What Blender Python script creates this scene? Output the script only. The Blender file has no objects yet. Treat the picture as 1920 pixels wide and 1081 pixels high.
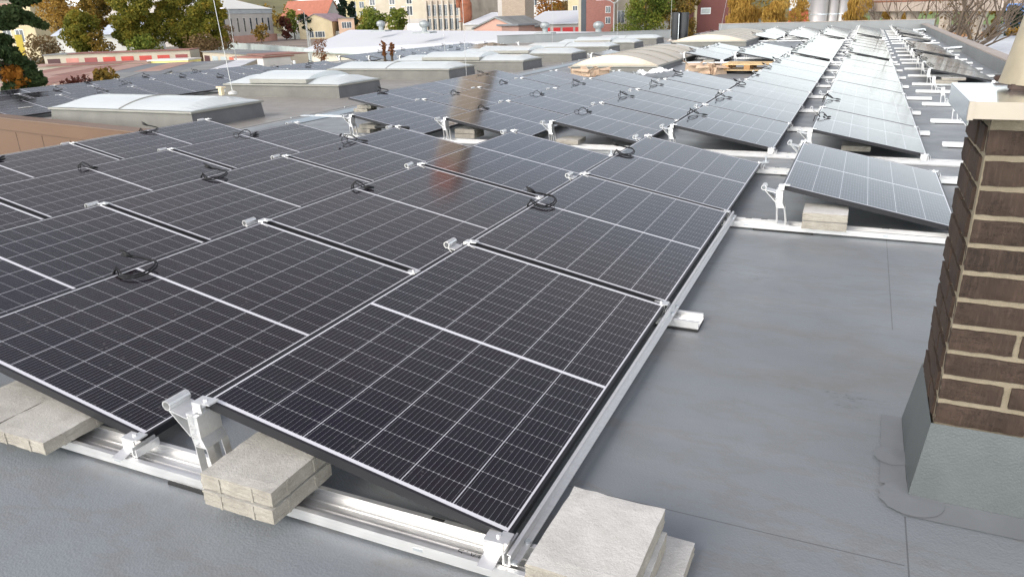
import bpy, bmesh, math, random
import numpy as np
from mathutils import Vector, Matrix
R = math.radians
random.seed(7); rng = np.random.RandomState(7)
SC = bpy.context.scene; COL = SC.collection

# ------------------------------------------------------------------ camera
CX, CY, CZ = 1.87464, -1.57181, 1.50113
YAW, PIT, ROLL, FPX = R(-24.89648), R(20.33342), R(-1.81358), 1391.95
_f = Vector((math.sin(YAW)*math.cos(PIT), math.cos(YAW)*math.cos(PIT), -math.sin(PIT)))
_r = Vector((math.cos(YAW), -math.sin(YAW), 0)); _u = _r.cross(_f)
RT = math.cos(ROLL)*_r + math.sin(ROLL)*_u
UP = -math.sin(ROLL)*_r + math.cos(ROLL)*_u
FW = _f
cam = bpy.data.cameras.new("camera"); cam.sensor_fit = 'HORIZONTAL'; cam.sensor_width = 36
cam.lens = FPX/1920*36; cam.clip_start = .05; cam.clip_end = 3000
camo = bpy.data.objects.new("camera", cam); COL.objects.link(camo)
camo.matrix_world = Matrix(((RT.x, UP.x, -FW.x, CX), (RT.y, UP.y, -FW.y, CY), (RT.z, UP.z, -FW.z, CZ), (0, 0, 0, 1)))
SC.camera = camo

# ------------------------------------------------------------------ light
SUN_AZ, SUN_EL = R(205), R(32)          # azimuth clockwise from +y: behind and left of the camera
w = bpy.data.worlds.new("World"); SC.world = w; w.use_nodes = True
nt = w.node_tree; nt.nodes.clear()
sky = nt.nodes.new('ShaderNodeTexSky'); sky.sky_type = 'NISHITA'; sky.sun_disc = False
sky.sun_elevation = SUN_EL; sky.sun_rotation = SUN_AZ; sky.dust_density = 2.0; sky.air_density = 1.0
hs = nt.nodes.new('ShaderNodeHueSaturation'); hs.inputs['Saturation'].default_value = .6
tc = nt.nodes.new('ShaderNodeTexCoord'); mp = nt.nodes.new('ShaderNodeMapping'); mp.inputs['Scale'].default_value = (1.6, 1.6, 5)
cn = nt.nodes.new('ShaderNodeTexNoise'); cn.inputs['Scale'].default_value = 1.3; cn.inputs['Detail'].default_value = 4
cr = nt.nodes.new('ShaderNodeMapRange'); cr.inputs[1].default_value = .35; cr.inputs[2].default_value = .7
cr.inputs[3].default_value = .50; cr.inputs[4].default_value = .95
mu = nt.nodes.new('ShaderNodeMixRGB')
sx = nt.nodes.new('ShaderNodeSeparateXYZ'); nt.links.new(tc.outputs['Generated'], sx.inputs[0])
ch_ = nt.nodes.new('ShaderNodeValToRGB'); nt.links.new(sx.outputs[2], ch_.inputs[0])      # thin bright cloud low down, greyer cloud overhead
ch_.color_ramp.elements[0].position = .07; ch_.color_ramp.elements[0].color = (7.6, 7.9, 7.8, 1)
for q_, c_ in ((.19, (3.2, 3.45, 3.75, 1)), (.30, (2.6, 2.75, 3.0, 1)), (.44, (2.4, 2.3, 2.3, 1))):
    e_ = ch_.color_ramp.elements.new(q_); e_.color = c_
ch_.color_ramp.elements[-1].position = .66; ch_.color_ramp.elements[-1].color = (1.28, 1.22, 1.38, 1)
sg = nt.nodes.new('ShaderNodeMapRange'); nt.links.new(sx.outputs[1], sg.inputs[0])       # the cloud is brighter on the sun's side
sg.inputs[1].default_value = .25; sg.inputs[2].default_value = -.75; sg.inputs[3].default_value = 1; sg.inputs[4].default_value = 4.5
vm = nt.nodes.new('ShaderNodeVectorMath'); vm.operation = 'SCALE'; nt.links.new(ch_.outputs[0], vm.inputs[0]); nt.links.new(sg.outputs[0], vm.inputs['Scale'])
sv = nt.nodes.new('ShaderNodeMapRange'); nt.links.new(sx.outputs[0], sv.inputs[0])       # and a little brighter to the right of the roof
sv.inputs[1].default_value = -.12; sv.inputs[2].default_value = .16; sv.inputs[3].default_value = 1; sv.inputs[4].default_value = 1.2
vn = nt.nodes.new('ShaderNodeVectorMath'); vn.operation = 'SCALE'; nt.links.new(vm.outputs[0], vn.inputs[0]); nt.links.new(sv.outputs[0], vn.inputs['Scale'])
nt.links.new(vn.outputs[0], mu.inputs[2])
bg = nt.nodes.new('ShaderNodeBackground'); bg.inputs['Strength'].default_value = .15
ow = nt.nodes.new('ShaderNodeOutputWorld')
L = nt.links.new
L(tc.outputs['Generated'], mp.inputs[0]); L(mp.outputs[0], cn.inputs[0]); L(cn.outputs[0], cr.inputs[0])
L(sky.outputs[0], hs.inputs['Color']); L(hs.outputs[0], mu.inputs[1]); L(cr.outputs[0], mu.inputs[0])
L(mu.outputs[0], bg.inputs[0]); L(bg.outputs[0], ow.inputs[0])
sl = bpy.data.lights.new("sun", 'SUN'); sl.energy = 1.4; sl.angle = R(26); sl.color = (1, .93, .83)
so = bpy.data.objects.new("sun", sl); COL.objects.link(so)
sd = Vector((math.sin(SUN_AZ)*math.cos(SUN_EL), math.cos(SUN_AZ)*math.cos(SUN_EL), math.sin(SUN_EL)))
so.rotation_euler = sd.to_track_quat('Z', 'Y').to_euler(); so.location = (0, -20, 30)
SC.view_settings.view_transform = 'Standard'; SC.view_settings.look = 'None'
SC.view_settings.exposure = .8; SC.view_settings.gamma = 1
SC.render.engine = 'CYCLES'

# ------------------------------------------------------------------ helpers
def ray(px, py):
    return RT*((px-960)/FPX) + UP*((540.5-py)/FPX) + FW
def at(px, py, z=0.0):                       # where a line of sight meets the level z
    d = ray(px, py); t = (z-CZ)/d.z; return Vector((CX+t*d.x, CY+t*d.y, z))
def far(px, py, dist):                       # the point along a line of sight at a horizontal distance
    d = ray(px, py); t = dist/math.hypot(d.x, d.y); return Vector((CX+t*d.x, CY+t*d.y, CZ+t*d.z))

class MB:
    def __init__(s): s.v = []; s.f = []; s.m = []
    def add(s, vs, fs, m=0):
        o = len(s.v); s.v += [tuple(p) for p in vs]; s.f += [tuple(i+o for i in f) for f in fs]; s.m += [m]*len(fs); return s
    def box(s, x0, x1, y0, y1, z0, z1, m=0, M=None):
        vs = [Vector((x, y, z)) for z in (z0, z1) for x, y in ((x0, y0), (x1, y0), (x1, y1), (x0, y1))]
        if M is not None: vs = [M @ p for p in vs]
        return s.add(vs, [(3, 2, 1, 0), (4, 5, 6, 7), (0, 1, 5, 4), (1, 2, 6, 5), (2, 3, 7, 6), (3, 0, 4, 7)], m)
    def prism(s, poly, axis, a, b, m=0, cap=True):  # poly of 2d points extruded along an axis
        n = len(poly)
        def P(p, t):
            return {'x': (t, p[0], p[1]), 'y': (p[0], t, p[1]), 'z': (p[0], p[1], t)}[axis]
        vs = [P(p, a) for p in poly]+[P(p, b) for p in poly]
        fs = [(i, (i+1) % n, n+(i+1) % n, n+i) for i in range(n)]
        if cap: fs += [tuple(range(n-1, -1, -1)), tuple(range(n, 2*n))]
        return s.add(vs, fs, m)
    def strip(s, p, q, t, y0, y1, m=0):             # thin plate between two points of the x-z plane, extruded in y
        d = Vector((q[0]-p[0], q[1]-p[1])).normalized(); n = Vector((-d.y, d.x))*t/2
        return s.prism([(p[0]+n.x, p[1]+n.y), (p[0]-n.x, p[1]-n.y), (q[0]-n.x, q[1]-n.y), (q[0]+n.x, q[1]+n.y)], 'y', y0, y1, m)
    def tube(s, pts, r, n=6, m=0, cap=True):
        pts = [Vector(p) for p in pts]; rs = r if isinstance(r, (list, tuple)) else [r]*len(pts)
        vs = []; prev = None
        for i, p in enumerate(pts):
            d = (pts[min(i+1, len(pts)-1)]-pts[max(i-1, 0)]).normalized()
            a = prev if prev is not None else (Vector((0, 0, 1)) if abs(d.z) < .9 else Vector((1, 0, 0)))
            e1 = (a - d*a.dot(d))
            if e1.length < 1e-4: e1 = d.orthogonal()
            e1.normalize(); e2 = d.cross(e1); prev = e1
            for k in range(n):
                c = 2*math.pi*k/n; vs.append(p+(e1*math.cos(c)+e2*math.sin(c))*rs[i])
        fs = [(i*n+k, i*n+(k+1) % n, (i+1)*n+(k+1) % n, (i+1)*n+k) for i in range(len(pts)-1) for k in range(n)]
        if cap: fs += [tuple(range(n-1, -1, -1)), tuple((len(pts)-1)*n+k for k in range(n))]
        return s.add(vs, fs, m)
    def lathe(s, prof, c, n=20, m=0):               # profile of (r, z) round a vertical axis
        vs = [(c[0]+r*math.cos(2*math.pi*k/n), c[1]+r*math.sin(2*math.pi*k/n), c[2]+z) for r, z in prof for k in range(n)]
        fs = [(i*n+k, i*n+(k+1) % n, (i+1)*n+(k+1) % n, (i+1)*n+k) for i in range(len(prof)-1) for k in range(n)]
        return s.add(vs, fs, m)
    def build(s, name, mats, parent=None, smooth=False, bevel=0):
        me = bpy.data.meshes.new(name); me.from_pydata(s.v, [], s.f)
        for mm in (mats if isinstance(mats, (list, tuple)) else [mats]): me.materials.append(mm)
        me.polygons.foreach_set('material_index', s.m)
        if bevel:
            bm = bmesh.new(); bm.from_mesh(me)
            bmesh.ops.bevel(bm, geom=list(bm.edges), offset=bevel, segments=2, affect='EDGES', clamp_overlap=True)
            bm.to_mesh(me); bm.free()
        me.validate()
        if smooth: me.polygons.foreach_set('use_smooth', [True]*len(me.polygons))
        me.update()
        o = bpy.data.objects.new(name, me); COL.objects.link(o)
        if parent: o.parent = parent
        return o
def tag(o, label, cat, group=None):
    o['label'] = label; o['category'] = cat
    if group: o['group'] = group
    return o
def empty(name, loc, label, cat, group=None, rot=(0, 0, 0)):
    o = bpy.data.objects.new(name, None); COL.objects.link(o); o.location = loc; o.rotation_euler = rot
    o.empty_display_size = .1
    return tag(o, label, cat, group)
def put(mesh_obj, parent, loc=(0, 0, 0), rot=(0, 0, 0), scale=None):    # a copy of a part, sharing its mesh
    c = mesh_obj.copy(); COL.objects.link(c); c.parent = parent; c.location = loc; c.rotation_euler = rot
    if scale: c.scale = scale
    return c
def struct(o): o['kind'] = 'structure'; return o
def stuff(o): o['kind'] = 'stuff'; return o
PROTO = []
def proto(o): PROTO.append(o); return o

# ------------------------------------------------------------------ materials
class S:                                            # a socket with arithmetic
    def __init__(s, nt, o): s.nt = nt; s.o = o
    def _m(s, op, *a):
        n = s.nt.nodes.new('ShaderNodeMath'); n.operation = op
        for i, x in enumerate((s,)+a):
            if isinstance(x, S): s.nt.links.new(x.o, n.inputs[i])
            else: n.inputs[i].default_value = x
        return S(s.nt, n.outputs[0])
    def __add__(s, b): return s._m('ADD', b)
    def __sub__(s, b): return s._m('SUBTRACT', b)
    def __mul__(s, b): return s._m('MULTIPLY', b)
    def __truediv__(s, b): return s._m('DIVIDE', b)
    def lt(s, b): return s._m('LESS_THAN', b)
    def gt(s, b): return s._m('GREATER_THAN', b)
    def fract(s): return s._m('FRACT')
    def abs(s): return s._m('ABSOLUTE')
    def min(s, b): return s._m('MINIMUM', b)
    def max(s, b): return s._m('MAXIMUM', b)
    def rng(s, a, b, c=0, d=1):
        n = s.nt.nodes.new('ShaderNodeMapRange'); s.nt.links.new(s.o, n.inputs[0])
        for i, x in enumerate((a, b, c, d)): n.inputs[1+i].default_value = x
        return S(s.nt, n.outputs[0])
class Mat:
    def __init__(s, name, base=(.5, .5, .5), rough=.6, metal=0, spec=.5):
        s.m = bpy.data.materials.new(name); s.m.use_nodes = True; s.nt = s.m.node_tree
        s.b = s.nt.nodes['Principled BSDF']; s.b.inputs['Base Color'].default_value = (*base, 1)
        s.b.inputs['Roughness'].default_value = rough; s.b.inputs['Metallic'].default_value = metal
        s.b.inputs['Specular IOR Level'].default_value = spec
    def coord(s, kind='Object'):
        n = s.nt.nodes.new('ShaderNodeTexCoord'); return n.outputs[kind]
    def pos(s):
        return s.nt.nodes.new('ShaderNodeNewGeometry').outputs['Position']
    def xyz(s, vec):
        n = s.nt.nodes.new('ShaderNodeSeparateXYZ'); s.nt.links.new(vec, n.inputs[0]); return [S(s.nt, o) for o in n.outputs]
    def scaled(s, vec, sc):
        n = s.nt.nodes.new('ShaderNodeMapping'); n.inputs['Scale'].default_value = sc; s.nt.links.new(vec, n.inputs[0]); return n.outputs[0]
    def noise(s, vec, scale, detail=4, rough=.5):
        n = s.nt.nodes.new('ShaderNodeTexNoise'); n.inputs['Scale'].default_value = scale; n.inputs['Detail'].default_value = detail
        n.inputs['Roughness'].default_value = rough
        s.nt.links.new(vec, n.inputs['Vector']); return S(s.nt, n.outputs[0])
    def voro(s, vec, scale, feature='F1'):
        n = s.nt.nodes.new('ShaderNodeTexVoronoi'); n.inputs['Scale'].default_value = scale; n.feature = feature
        s.nt.links.new(vec, n.inputs['Vector']); return S(s.nt, n.outputs['Distance'])
    def mix(s, fac, a, b):
        n = s.nt.nodes.new('ShaderNodeMixRGB')
        if isinstance(fac, S): s.nt.links.new(fac.o, n.inputs[0])
        else: n.inputs[0].default_value = fac
        for i, x in ((1, a), (2, b)):
            if isinstance(x, S): s.nt.links.new(x.o, n.inputs[i])
            elif isinstance(x, tuple): n.inputs[i].default_value = (*x, 1)
        return S(s.nt, n.outputs[0])
    def col(s, c): s.nt.links.new(c.o, s.b.inputs['Base Color']); return s
    def rough(s, c): s.nt.links.new(c.o, s.b.inputs['Roughness']); return s
    def bump(s, h, strength=.3, dist=.01):
        n = s.nt.nodes.new('ShaderNodeBump'); n.inputs['Strength'].default_value = strength; n.inputs['Distance'].default_value = dist
        s.nt.links.new(h.o, n.inputs['Height']); s.nt.links.new(n.outputs[0], s.b.inputs['Normal']); return s
def plain(name, base, rough=.6, metal=0, spec=.5, var=.15, scale=3.0, bump=0):
    M = Mat(name, base, rough, metal, spec); p = M.pos(); n = M.noise(p, scale, 5, .6)
    M.col(M.mix(n.rng(.3, .7), tuple(c*(1-var) for c in base), tuple(min(1, c*(1+var)) for c in base)))
    if bump: M.bump(M.noise(p, scale*12, 3), bump, .01)
    return M.m

def mat_laminate():
    M = Mat('solar_glass', rough=.09, spec=.5); x, y, z = M.xyz(M.coord())
    cw = .1835; fx = ((x-.0165)/cw).fract(); dx = fx.min((fx*-1)+1)*cw
    half = y.gt(.9515); yy = y-.0265-half*.9325; fy = (yy/.0915).fract(); dy = fy.min((fy*-1)+1)*.0915
    out = x.lt(.0165).max(x.gt(1.1175)).max(yy.lt(0)).max(yy.gt(.915))
    colgap = dx.lt(.0014); rowgap = dy.lt(.0008)
    bf = ((x-.0165)/(cw/10)+.5).fract(); bd = bf.min((bf*-1)+1)*(cw/10); bus = bd.lt(.00036)
    pad = bd.lt(.0016)*dy.lt(.0035)
    oi = M.nt.nodes.new('ShaderNodeObjectInfo'); rnd = S(M.nt, oi.outputs['Random'])
    p = M.pos(); nz = M.noise(p, 2.2, 3)
    cell = M.mix((rnd*.5+M.noise(p, .9, 3).rng(.35, .65)*.5), (.0036, .0034, .0118), (.0120, .0066, .0072))
    cellr = M.mix(M.noise(p, 30, 2).rng(.4, .62), cell, (.007, .007, .011))
    c = M.mix(bus, cellr, (.23, .23, .25)); c = M.mix(pad, c, (.3, .3, .31))
    c = M.mix(rowgap, c, (.26, .26, .28)); c = M.mix(colgap, c, (.50, .50, .53)); c = M.mix(out, c, (.62, .62, .65))
    spots = M.voro(p, 22); n2 = M.noise(p, 6, 2)
    c = M.mix(spots.lt(.14)*n2.gt(.55)*.10, c, (.4, .39, .36))
    dust = M.noise(p, 1.4, 4, .7).rng(.42, .8, .0, .022)
    c = M.mix(dust, c, (.36, .34, .31)); M.col(c)
    M.rough(M.noise(p, 5, 4).rng(.3, .7, .075, .115))
    return M.m
def mat_roof():
    M = Mat('roof_membrane', rough=.55, spec=.4); p = M.pos(); x, y, z = M.xyz(p)
    big = M.noise(p, .35, 5, .6); mid = M.noise(M.scaled(p, (.8, 3.0, 1)), 1.2, 5, .65); fine = M.noise(p, 160, 2)
    c = M.mix(big.rng(.3, .7), (.162, .179, .192), (.201, .221, .234))
    c = M.mix(mid.rng(.48, .75, 0, .5), c, (.230, .238, .242))
    ring = M.noise(M.scaled(p, (1.1, 2.6, 1)), .9, 6, .65)
    near = x.gt(-6.5)
    st = (((ring-.5).abs().rng(0, .035, 1, 0))*near)
    c = M.mix(st*.26, c, (.145, .128, .10))
    c = M.mix(M.noise(p, .9, 6, .7).rng(.54, .70, 0, .42), c, (.128, .122, .108))
    c = M.mix(x.lt(-6.9)*.75, c, M.mix(mid.rng(.3, .7), (.225, .198, .165), (.30, .268, .226)))      # older left roof, weathered warm grey
    wr = ((M.noise(M.scaled(p, (1.3, 9, 1)), 1.6, 4, .6)-.5).abs().lt(.0045))*M.noise(p, 1.1, 3).gt(.64)*near*y.gt(.6)
    c = M.mix(wr*.6, c, (.05, .05, .05)); c = M.mix(M.noise(M.scaled(p, (3, 1, 1)), 7, 5, .8).rng(.62, .75, 0, .25), c, (.27, .27, .265))
    grit = M.voro(p, 16).lt(.022); c = M.mix(grit*.22, c, (.32, .32, .31))
    c = M.mix(fine.rng(.3, .7, 0, .22), c, (.21, .215, .22))
    ex = (x-1.62)*1.25; ey = (y-1.75)*2.6; wob = M.noise(p, 3.2, 5, .65)-.5
    el = ((ex*ex+ey*ey)._m('SQRT')+wob*1.1)
    c = M.mix(((el-.75).abs().rng(0, .30, 1, 0))*.28, c, (.150, .132, .105)); c = M.mix(el.rng(.1, .75, .25, 0), c, (.165, .172, .178))
    # welded seams of the membrane sheets
    s1 = ((y+x*.0)-.42).abs().lt(.0022)*x.gt(1.12)*x.lt(2.15)
    s2 = (x-2.16).abs().lt(.0022)*y.gt(2.2)*y.lt(3.9); s3 = (x-2.16).abs().lt(.0022)*y.lt(.66)
    s4 = ((y-10.3)/3.4).fract()
    s4 = (s4.lt(.002))*x.gt(-6)*y.gt(6.5)
    sm = s1.max(s2).max(s3).max(s4); c = M.mix(sm*.55, c, (.04, .04, .04))
    M.col(c); M.rough(M.noise(p, 3, 4).rng(.3, .7, .36, .56))
    d = M.voro(p, 130); M.bump(d*.7+M.noise(p, 60, 2)*.6, .30, .004)
    return M.m
def mat_alu(name='aluminium', base=(.80, .80, .79), rough=.40, metal=.80):
    M = Mat(name, base, rough, metal); p = M.pos()
    n = M.noise(M.scaled(p, (2, 40, 40)), 2.0, 4, .6)
    M.col(M.mix(n.rng(.3, .7), tuple(c*.9 for c in base), base)); M.rough(M.noise(p, 14, 3).rng(.3, .7, rough-.06, rough+.1)); return M.m
def mat_concrete(name, a, b):
    M = Mat(name, rough=.85, spec=.25); p = M.pos()
    c = M.mix(M.noise(p, 9, 6, .65).rng(.3, .7), a, b)
    c = M.mix(M.noise(p, 240, 2).rng(.55, .75, 0, .5), c, tuple(min(1, q*1.3) for q in b))
    c = M.mix(M.voro(p, 150).lt(.14)*.5, c, tuple(q*.55 for q in a))
    c = M.mix(M.noise(p, 2.5, 5, .7).rng(.52, .7, 0, .45), c, tuple(q*.72 for q in a)); M.col(c)
    M.bump(M.noise(p, 90, 5, .7), .55, .006); return M.m
def mat_brick():
    M = Mat('clinker_brick', rough=.75, spec=.3); p = M.pos()
    c = M.mix(M.noise(p, 7, 5, .6).rng(.3, .7), (.022, .0135, .009), (.050, .031, .021))
    c = M.mix(M.noise(M.scaled(p, (60, 60, 8)), 2, 4, .7).rng(.5, .75, 0, .7), c, (.068, .044, .033))
    cr = M.noise(M.scaled(p, (9, 9, 34)), 1.7, 5, .75); crack = (cr-.52).abs().lt(.006)*M.noise(p, 9, 2).gt(.5)
    c = M.mix(crack*.85, c, (.008, .006, .005)); M.col(c)
    M.bump(M.noise(M.scaled(p, (90, 90, 14)), 1.6, 5, .7)-crack*.6, .6, .006); return M.m
def mat_leaf(name, cols, rough=.7):
    M = Mat(name, rough=rough, spec=.2); p = M.pos()
    g = M.nt.nodes.new('ShaderNodeNewGeometry'); r = S(M.nt, g.outputs['Random Per Island'])
    n = M.noise(p, .28, 3); f = (r*.36+n*.95-.16)
    rp = M.nt.nodes.new('ShaderNodeValToRGB'); M.nt.links.new(f.o, rp.inputs[0])
    el = rp.color_ramp.elements
    while len(el) < len(cols): el.new(.5)
    for i, c in enumerate(cols): el[i].position = .1+.8*i/(len(cols)-1); el[i].color = (*c, 1)
    M.nt.links.new(rp.outputs[0], M.b.inputs['Base Color'])
    tr = M.nt.nodes.new('ShaderNodeBsdfTranslucent'); mx = M.nt.nodes.new('ShaderNodeMixShader'); mx.inputs[0].default_value = .38
    M.nt.links.new(rp.outputs[0], tr.inputs[0]); M.nt.links.new(M.b.outputs[0], mx.inputs[1]); M.nt.links.new(tr.outputs[0], mx.inputs[2])
    M.nt.links.new(mx.outputs[0], M.nt.nodes['Material Output'].inputs[0])
    return M.m
def mat_corr(name, base, period, axis_vec=(1, 0, 0), rough=.5):
    M = Mat(name, base, rough); x, y, z = M.xyz(M.coord())
    t = (x*axis_vec[0]+y*axis_vec[1]+z*axis_vec[2])/period
    wv = (t*6.2832)._m('SINE'); n = M.noise(M.pos(), .6, 4)
    c = M.mix(n.rng(.3, .7), tuple(q*.85 for q in base), base); c = M.mix(wv.rng(.6, 1, 0, .25), c, tuple(q*.6 for q in base))
    M.col(c); M.bump(wv, .5, .03); return M.m
def mat_bricks(name, a, b, mortar, sc=1.0):
    M = Mat(name, rough=.85); n = M.nt.nodes.new('ShaderNodeTexBrick'); M.nt.links.new(M.scaled(M.coord(), (1, 1, 1)), n.inputs[0])
    x, y, z = M.xyz(M.coord()); cb = M.nt.nodes.new('ShaderNodeCombineXYZ')
    M.nt.links.new((x+y).o, cb.inputs[0]); M.nt.links.new(z.o, cb.inputs[1]); M.nt.links.new(cb.outputs[0], n.inputs[0])
    n.inputs['Color1'].default_value = (*a, 1); n.inputs['Color2'].default_value = (*b, 1); n.inputs['Mortar'].default_value = (*mortar, 1)
    n.inputs['Scale'].default_value = sc; n.inputs['Mortar Size'].default_value = .025
    M.nt.links.new(n.outputs[0], M.b.inputs['Base Color']); return M.m

m_glass = mat_laminate(); m_roof = mat_roof()
m_frame = plain('black_anodised', (.022, .022, .025), .38, .3, .5, .1)
m_alu = mat_alu(); m_alu_far = m_alu
m_zinc = mat_alu('galvanised_steel', (.62, .66, .68), .42, .8)
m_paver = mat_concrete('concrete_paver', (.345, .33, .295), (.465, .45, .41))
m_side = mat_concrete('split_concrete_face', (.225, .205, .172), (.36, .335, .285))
m_paver2 = mat_concrete('concrete_block', (.44, .43, .40), (.56, .55, .52))
m_rub = plain('black_rubber', (.012, .012, .012), .8)
m_cable = plain('black_cable', (.007, .007, .0075), .5, 0, .3, .1)
m_brick = mat_brick()
m_mortar = mat_concrete('mortar', (.170, .142, .098), (.235, .20, .145))
m_flash = plain('flashing_membrane', (.076, .085, .085), .40, 0, .5, .14, 5)
_f2 = bpy.data.materials['flashing_membrane']; _M = Mat.__new__(Mat); _M.m = _f2; _M.nt = _f2.node_tree; _M.b = _M.nt.nodes['Principled BSDF']; _q = _M.pos(); _M.bump(_M.voro(_q, 150)+_M.noise(_q, 7, 3)*.9, .16, .004)
m_lap = plain('membrane_lap', (.158, .168, .176), .45, 0, .5, .10, 3)
m_cap_lit = plain('warm_lit_sheet_metal', (.37, .325, .262), .3, .1, .5, .05, 6)  # warm light on the white cap front put into its colour
m_capm = plain('bright_sheet_metal', (.74, .77, .78), .14, .95, .5, .06, 3)
m_curb = plain('skylight_curb_membrane', (.140, .138, .122), .65, 0, .4, .16, 2.2)
m_curb_shade = plain('skylight_curb_shaded', (.105, .105, .108), .55, 0, .4, .2, 2.2)  # darker curb copy: shade of the right end put into its colour
m_rim = plain('skylight_rim', (.26, .255, .225), .45, .2, .5, .1, 4)
m_dome = plain('skylight_dome', (.50, .53, .525), .22, 0, .5, .05, 1.2)
m_domec = plain('cream_dome', (.43, .375, .29), .35, 0, .5, .08, 1.5)
m_brown = plain('brown_cladding', (.125, .070, .040), .55, 0, .4, .07, .8)
m_browntop = plain('brown_coping', (.155, .098, .064), .5, 0, .4, .08, 1)
m_cop = plain('parapet_coping', (.33, .28, .24), .55, 0, .4, .1, 1.5)
m_pgrey = plain('parapet_membrane', (.20, .21, .21), .6, 0, .4, .12, .8)
m_card = plain('cardboard', (.50, .37, .265), .85, 0, .2, .14, 5)
m_wood = plain('pallet_wood', (.56, .40, .21), .8, 0, .2, .18, 5)
m_white = plain('white_plastic', (.74, .75, .76), .5, 0, .4, .05, 4)
m_blackp = plain('black_duct', (.018, .019, .021), .35, .2, .5, .15, 2)
m_pole = plain('mast_metal', (.42, .42, .41), .4, .6)
m_strip = plain('joint_sheet', (.30, .36, .40), .4, .5, .5, .18, 1.2)
m_win = plain('window_glass', (.035, .045, .055), .12, 0, .6, .3, .5)
m_wframe = plain('window_frame', (.62, .62, .60), .5)
m_vent = plain('weathered_zinc', (.27, .29, .29), .55, .3, .5, .15, 2); m_dgal = plain('dull_pole_steel', (.30, .30, .29), .55, .3)
m_ink = plain('marker_ink', (.01, .01, .012), .6)

# ------------------------------------------------------------------ the roof and the ground
G = -8.5
ZB, ZL, TILT, PITCH = -.053, -.26, R(11.1636), 1.46277
PL, PW, ZLOW = 1.903, 1.134, .10
ZH = ZLOW+PW*math.sin(TILT)
mb = MB()                                            # main roof, a step down past the valley, and the lower left roof
P = [(-8.0, -6, 0), (5.2, -6, 0), (5.2, 6.1, 0), (-8.0, 6.1, 0), (5.2, 6.6, ZB), (-6.7, 6.6, ZB), (4.96, 48.7, ZB), (-6.7, 48.7, ZB)]
mb.add(P, [(0, 1, 2, 3), (3, 2, 4, 5), (5, 4, 6, 7)])
mb.add([(-8.0, 6.1, 0), (-6.7, 6.6, ZB), (-6.7, 48.7, ZB), (-8.1, 48.7, ZL), (-8.1, 7.0, ZL)], [(0, 1, 2, 3, 4)])
mb.add([(-8.1, 7.0, ZL), (-8.1, 48.7, ZL), (-19.4, 41.0, ZL), (-19.4, 8.85, ZL)], [(0, 1, 2, 3)])
struct(mb.build('flat_roof', m_roof))
mb = MB()
for q in (((-8, -6), (-8, 6.9)), ((5.2, -6), (-8, -6)), ((5.2, 48.9), (5.2, -6)), ((-19.4, 8.85), (-19.4, 41)), ((-19.4, 41.2), (-8.1, 48.9)), ((-8.1, 48.9), (5.2, 48.9))):
    (a, b), (c, d) = q; z = -.27 if min(a, c) < -7 else -.06
    mb.add([(a, b, G), (c, d, G), (c, d, z), (a, b, z)], [(0, 1, 2, 3)])
struct(mb.build('building_walls', plain('rendered_wall', (.5, .46, .4), .8)))

mg = Mat('ground_mix', rough=.95); p = mg.pos()
c = mg.mix(mg.noise(p, .012, 4).rng(.42, .58), (.16, .145, .125), (.09, .105, .045)); c = mg.mix(mg.noise(p, .15, 5).rng(.4, .7, 0, .5), c, (.19, .165, .13)); mg.col(c)
struct(MB().add([(-1500, -300, G), (1500, -300, G), (1500, 1600, G), (-1500, 1600, G)], [(0, 1, 2, 3)]).build('ground', mg.m))
def sheet(name, pix, m, dz=.004):
    return struct(MB().add([at(a, b, G)+Vector((0, 0, dz)) for a, b in pix], [tuple(range(len(pix)))]).build(name, m))
sheet('yard', [(430, 78), (530, 68), (700, 70), (640, 92), (560, 92)], plain('yard_dirt', (.21, .17, .14), .9, var=.3, scale=.08))
sheet('road', [(300, 135), (480, 97), (400, 90), (560, 118), (600, 140)], plain('asphalt', (.17, .17, .165), .9, var=.2, scale=.2), .008)
sheet('grass_field', [(1600, 47), (1600, 26), (2300, 18), (2300, 44)], plain('field_grass', (.135, .20, .05), .95, var=.25, scale=.05))
sheet('leaf_litter', [(1770, 110), (1770, 62), (2200, 50), (2200, 110)], plain('fallen_leaves', (.36, .16, .045), .95, var=.35, scale=.6), .012)
# a low wooded hill behind the town
hv, hf = [], []
for i in range(41):
    a = R(-75+i*3.2); nh = 14+7*math.sin(i*.7)+5*math.sin(i*1.9+1)
    for k, (d, h) in enumerate(((640, 0), (760, nh*.8), (900, nh*1.5))): hv.append((CX+d*math.sin(a), CY+d*math.cos(a), G-1+h))
for i in range(40):
    for k in range(2): hf.append((i*3+k, (i+1)*3+k, (i+1)*3+k+1, i*3+k+1))
struct(MB().add(hv, hf).build('hills', plain('hill_ground', (.13, .12, .05), .95, var=.35, scale=.03)))

# ------------------------------------------------------------------ solar panels
def panel_meshes():
    f = MB(); t = .033
    f.box(0, .0105, 0, PL, -t, 0); f.box(PW-.0105, PW, 0, PL, -t, 0)
    f.box(.0105, PW-.0105, 0, .0105, -t, -.0001); f.box(.0105, PW-.0105, PL-.0105, PL, -t, -.0001)
    f.box(.0105, .03, .0105, PL-.0105, -t, -t+.002); f.box(PW-.03, PW-.0105, .0105, PL-.0105, -t, -t+.002)
    fo = f.build('frame', m_frame)
    g = MB().box(.0095, PW-.0095, .0095, PL-.0095, -.007, -.0012).build('glass', m_glass)
    return proto(fo), proto(g)
P_FRAME, P_GLASS = panel_meshes()
def loop_pts(cx, cy, rx, ry, a0, a1, n, z0, z1, tilt=0.0):
    return [(cx+rx*math.cos(a0+(a1-a0)*i/n), cy+ry*math.sin(a0+(a1-a0)*i/n), z0+(z1-z0)*(.5-.5*math.cos(2*math.pi*i/n))+tilt*math.sin(a0+(a1-a0)*i/n)) for i in range(n+1)]
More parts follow.
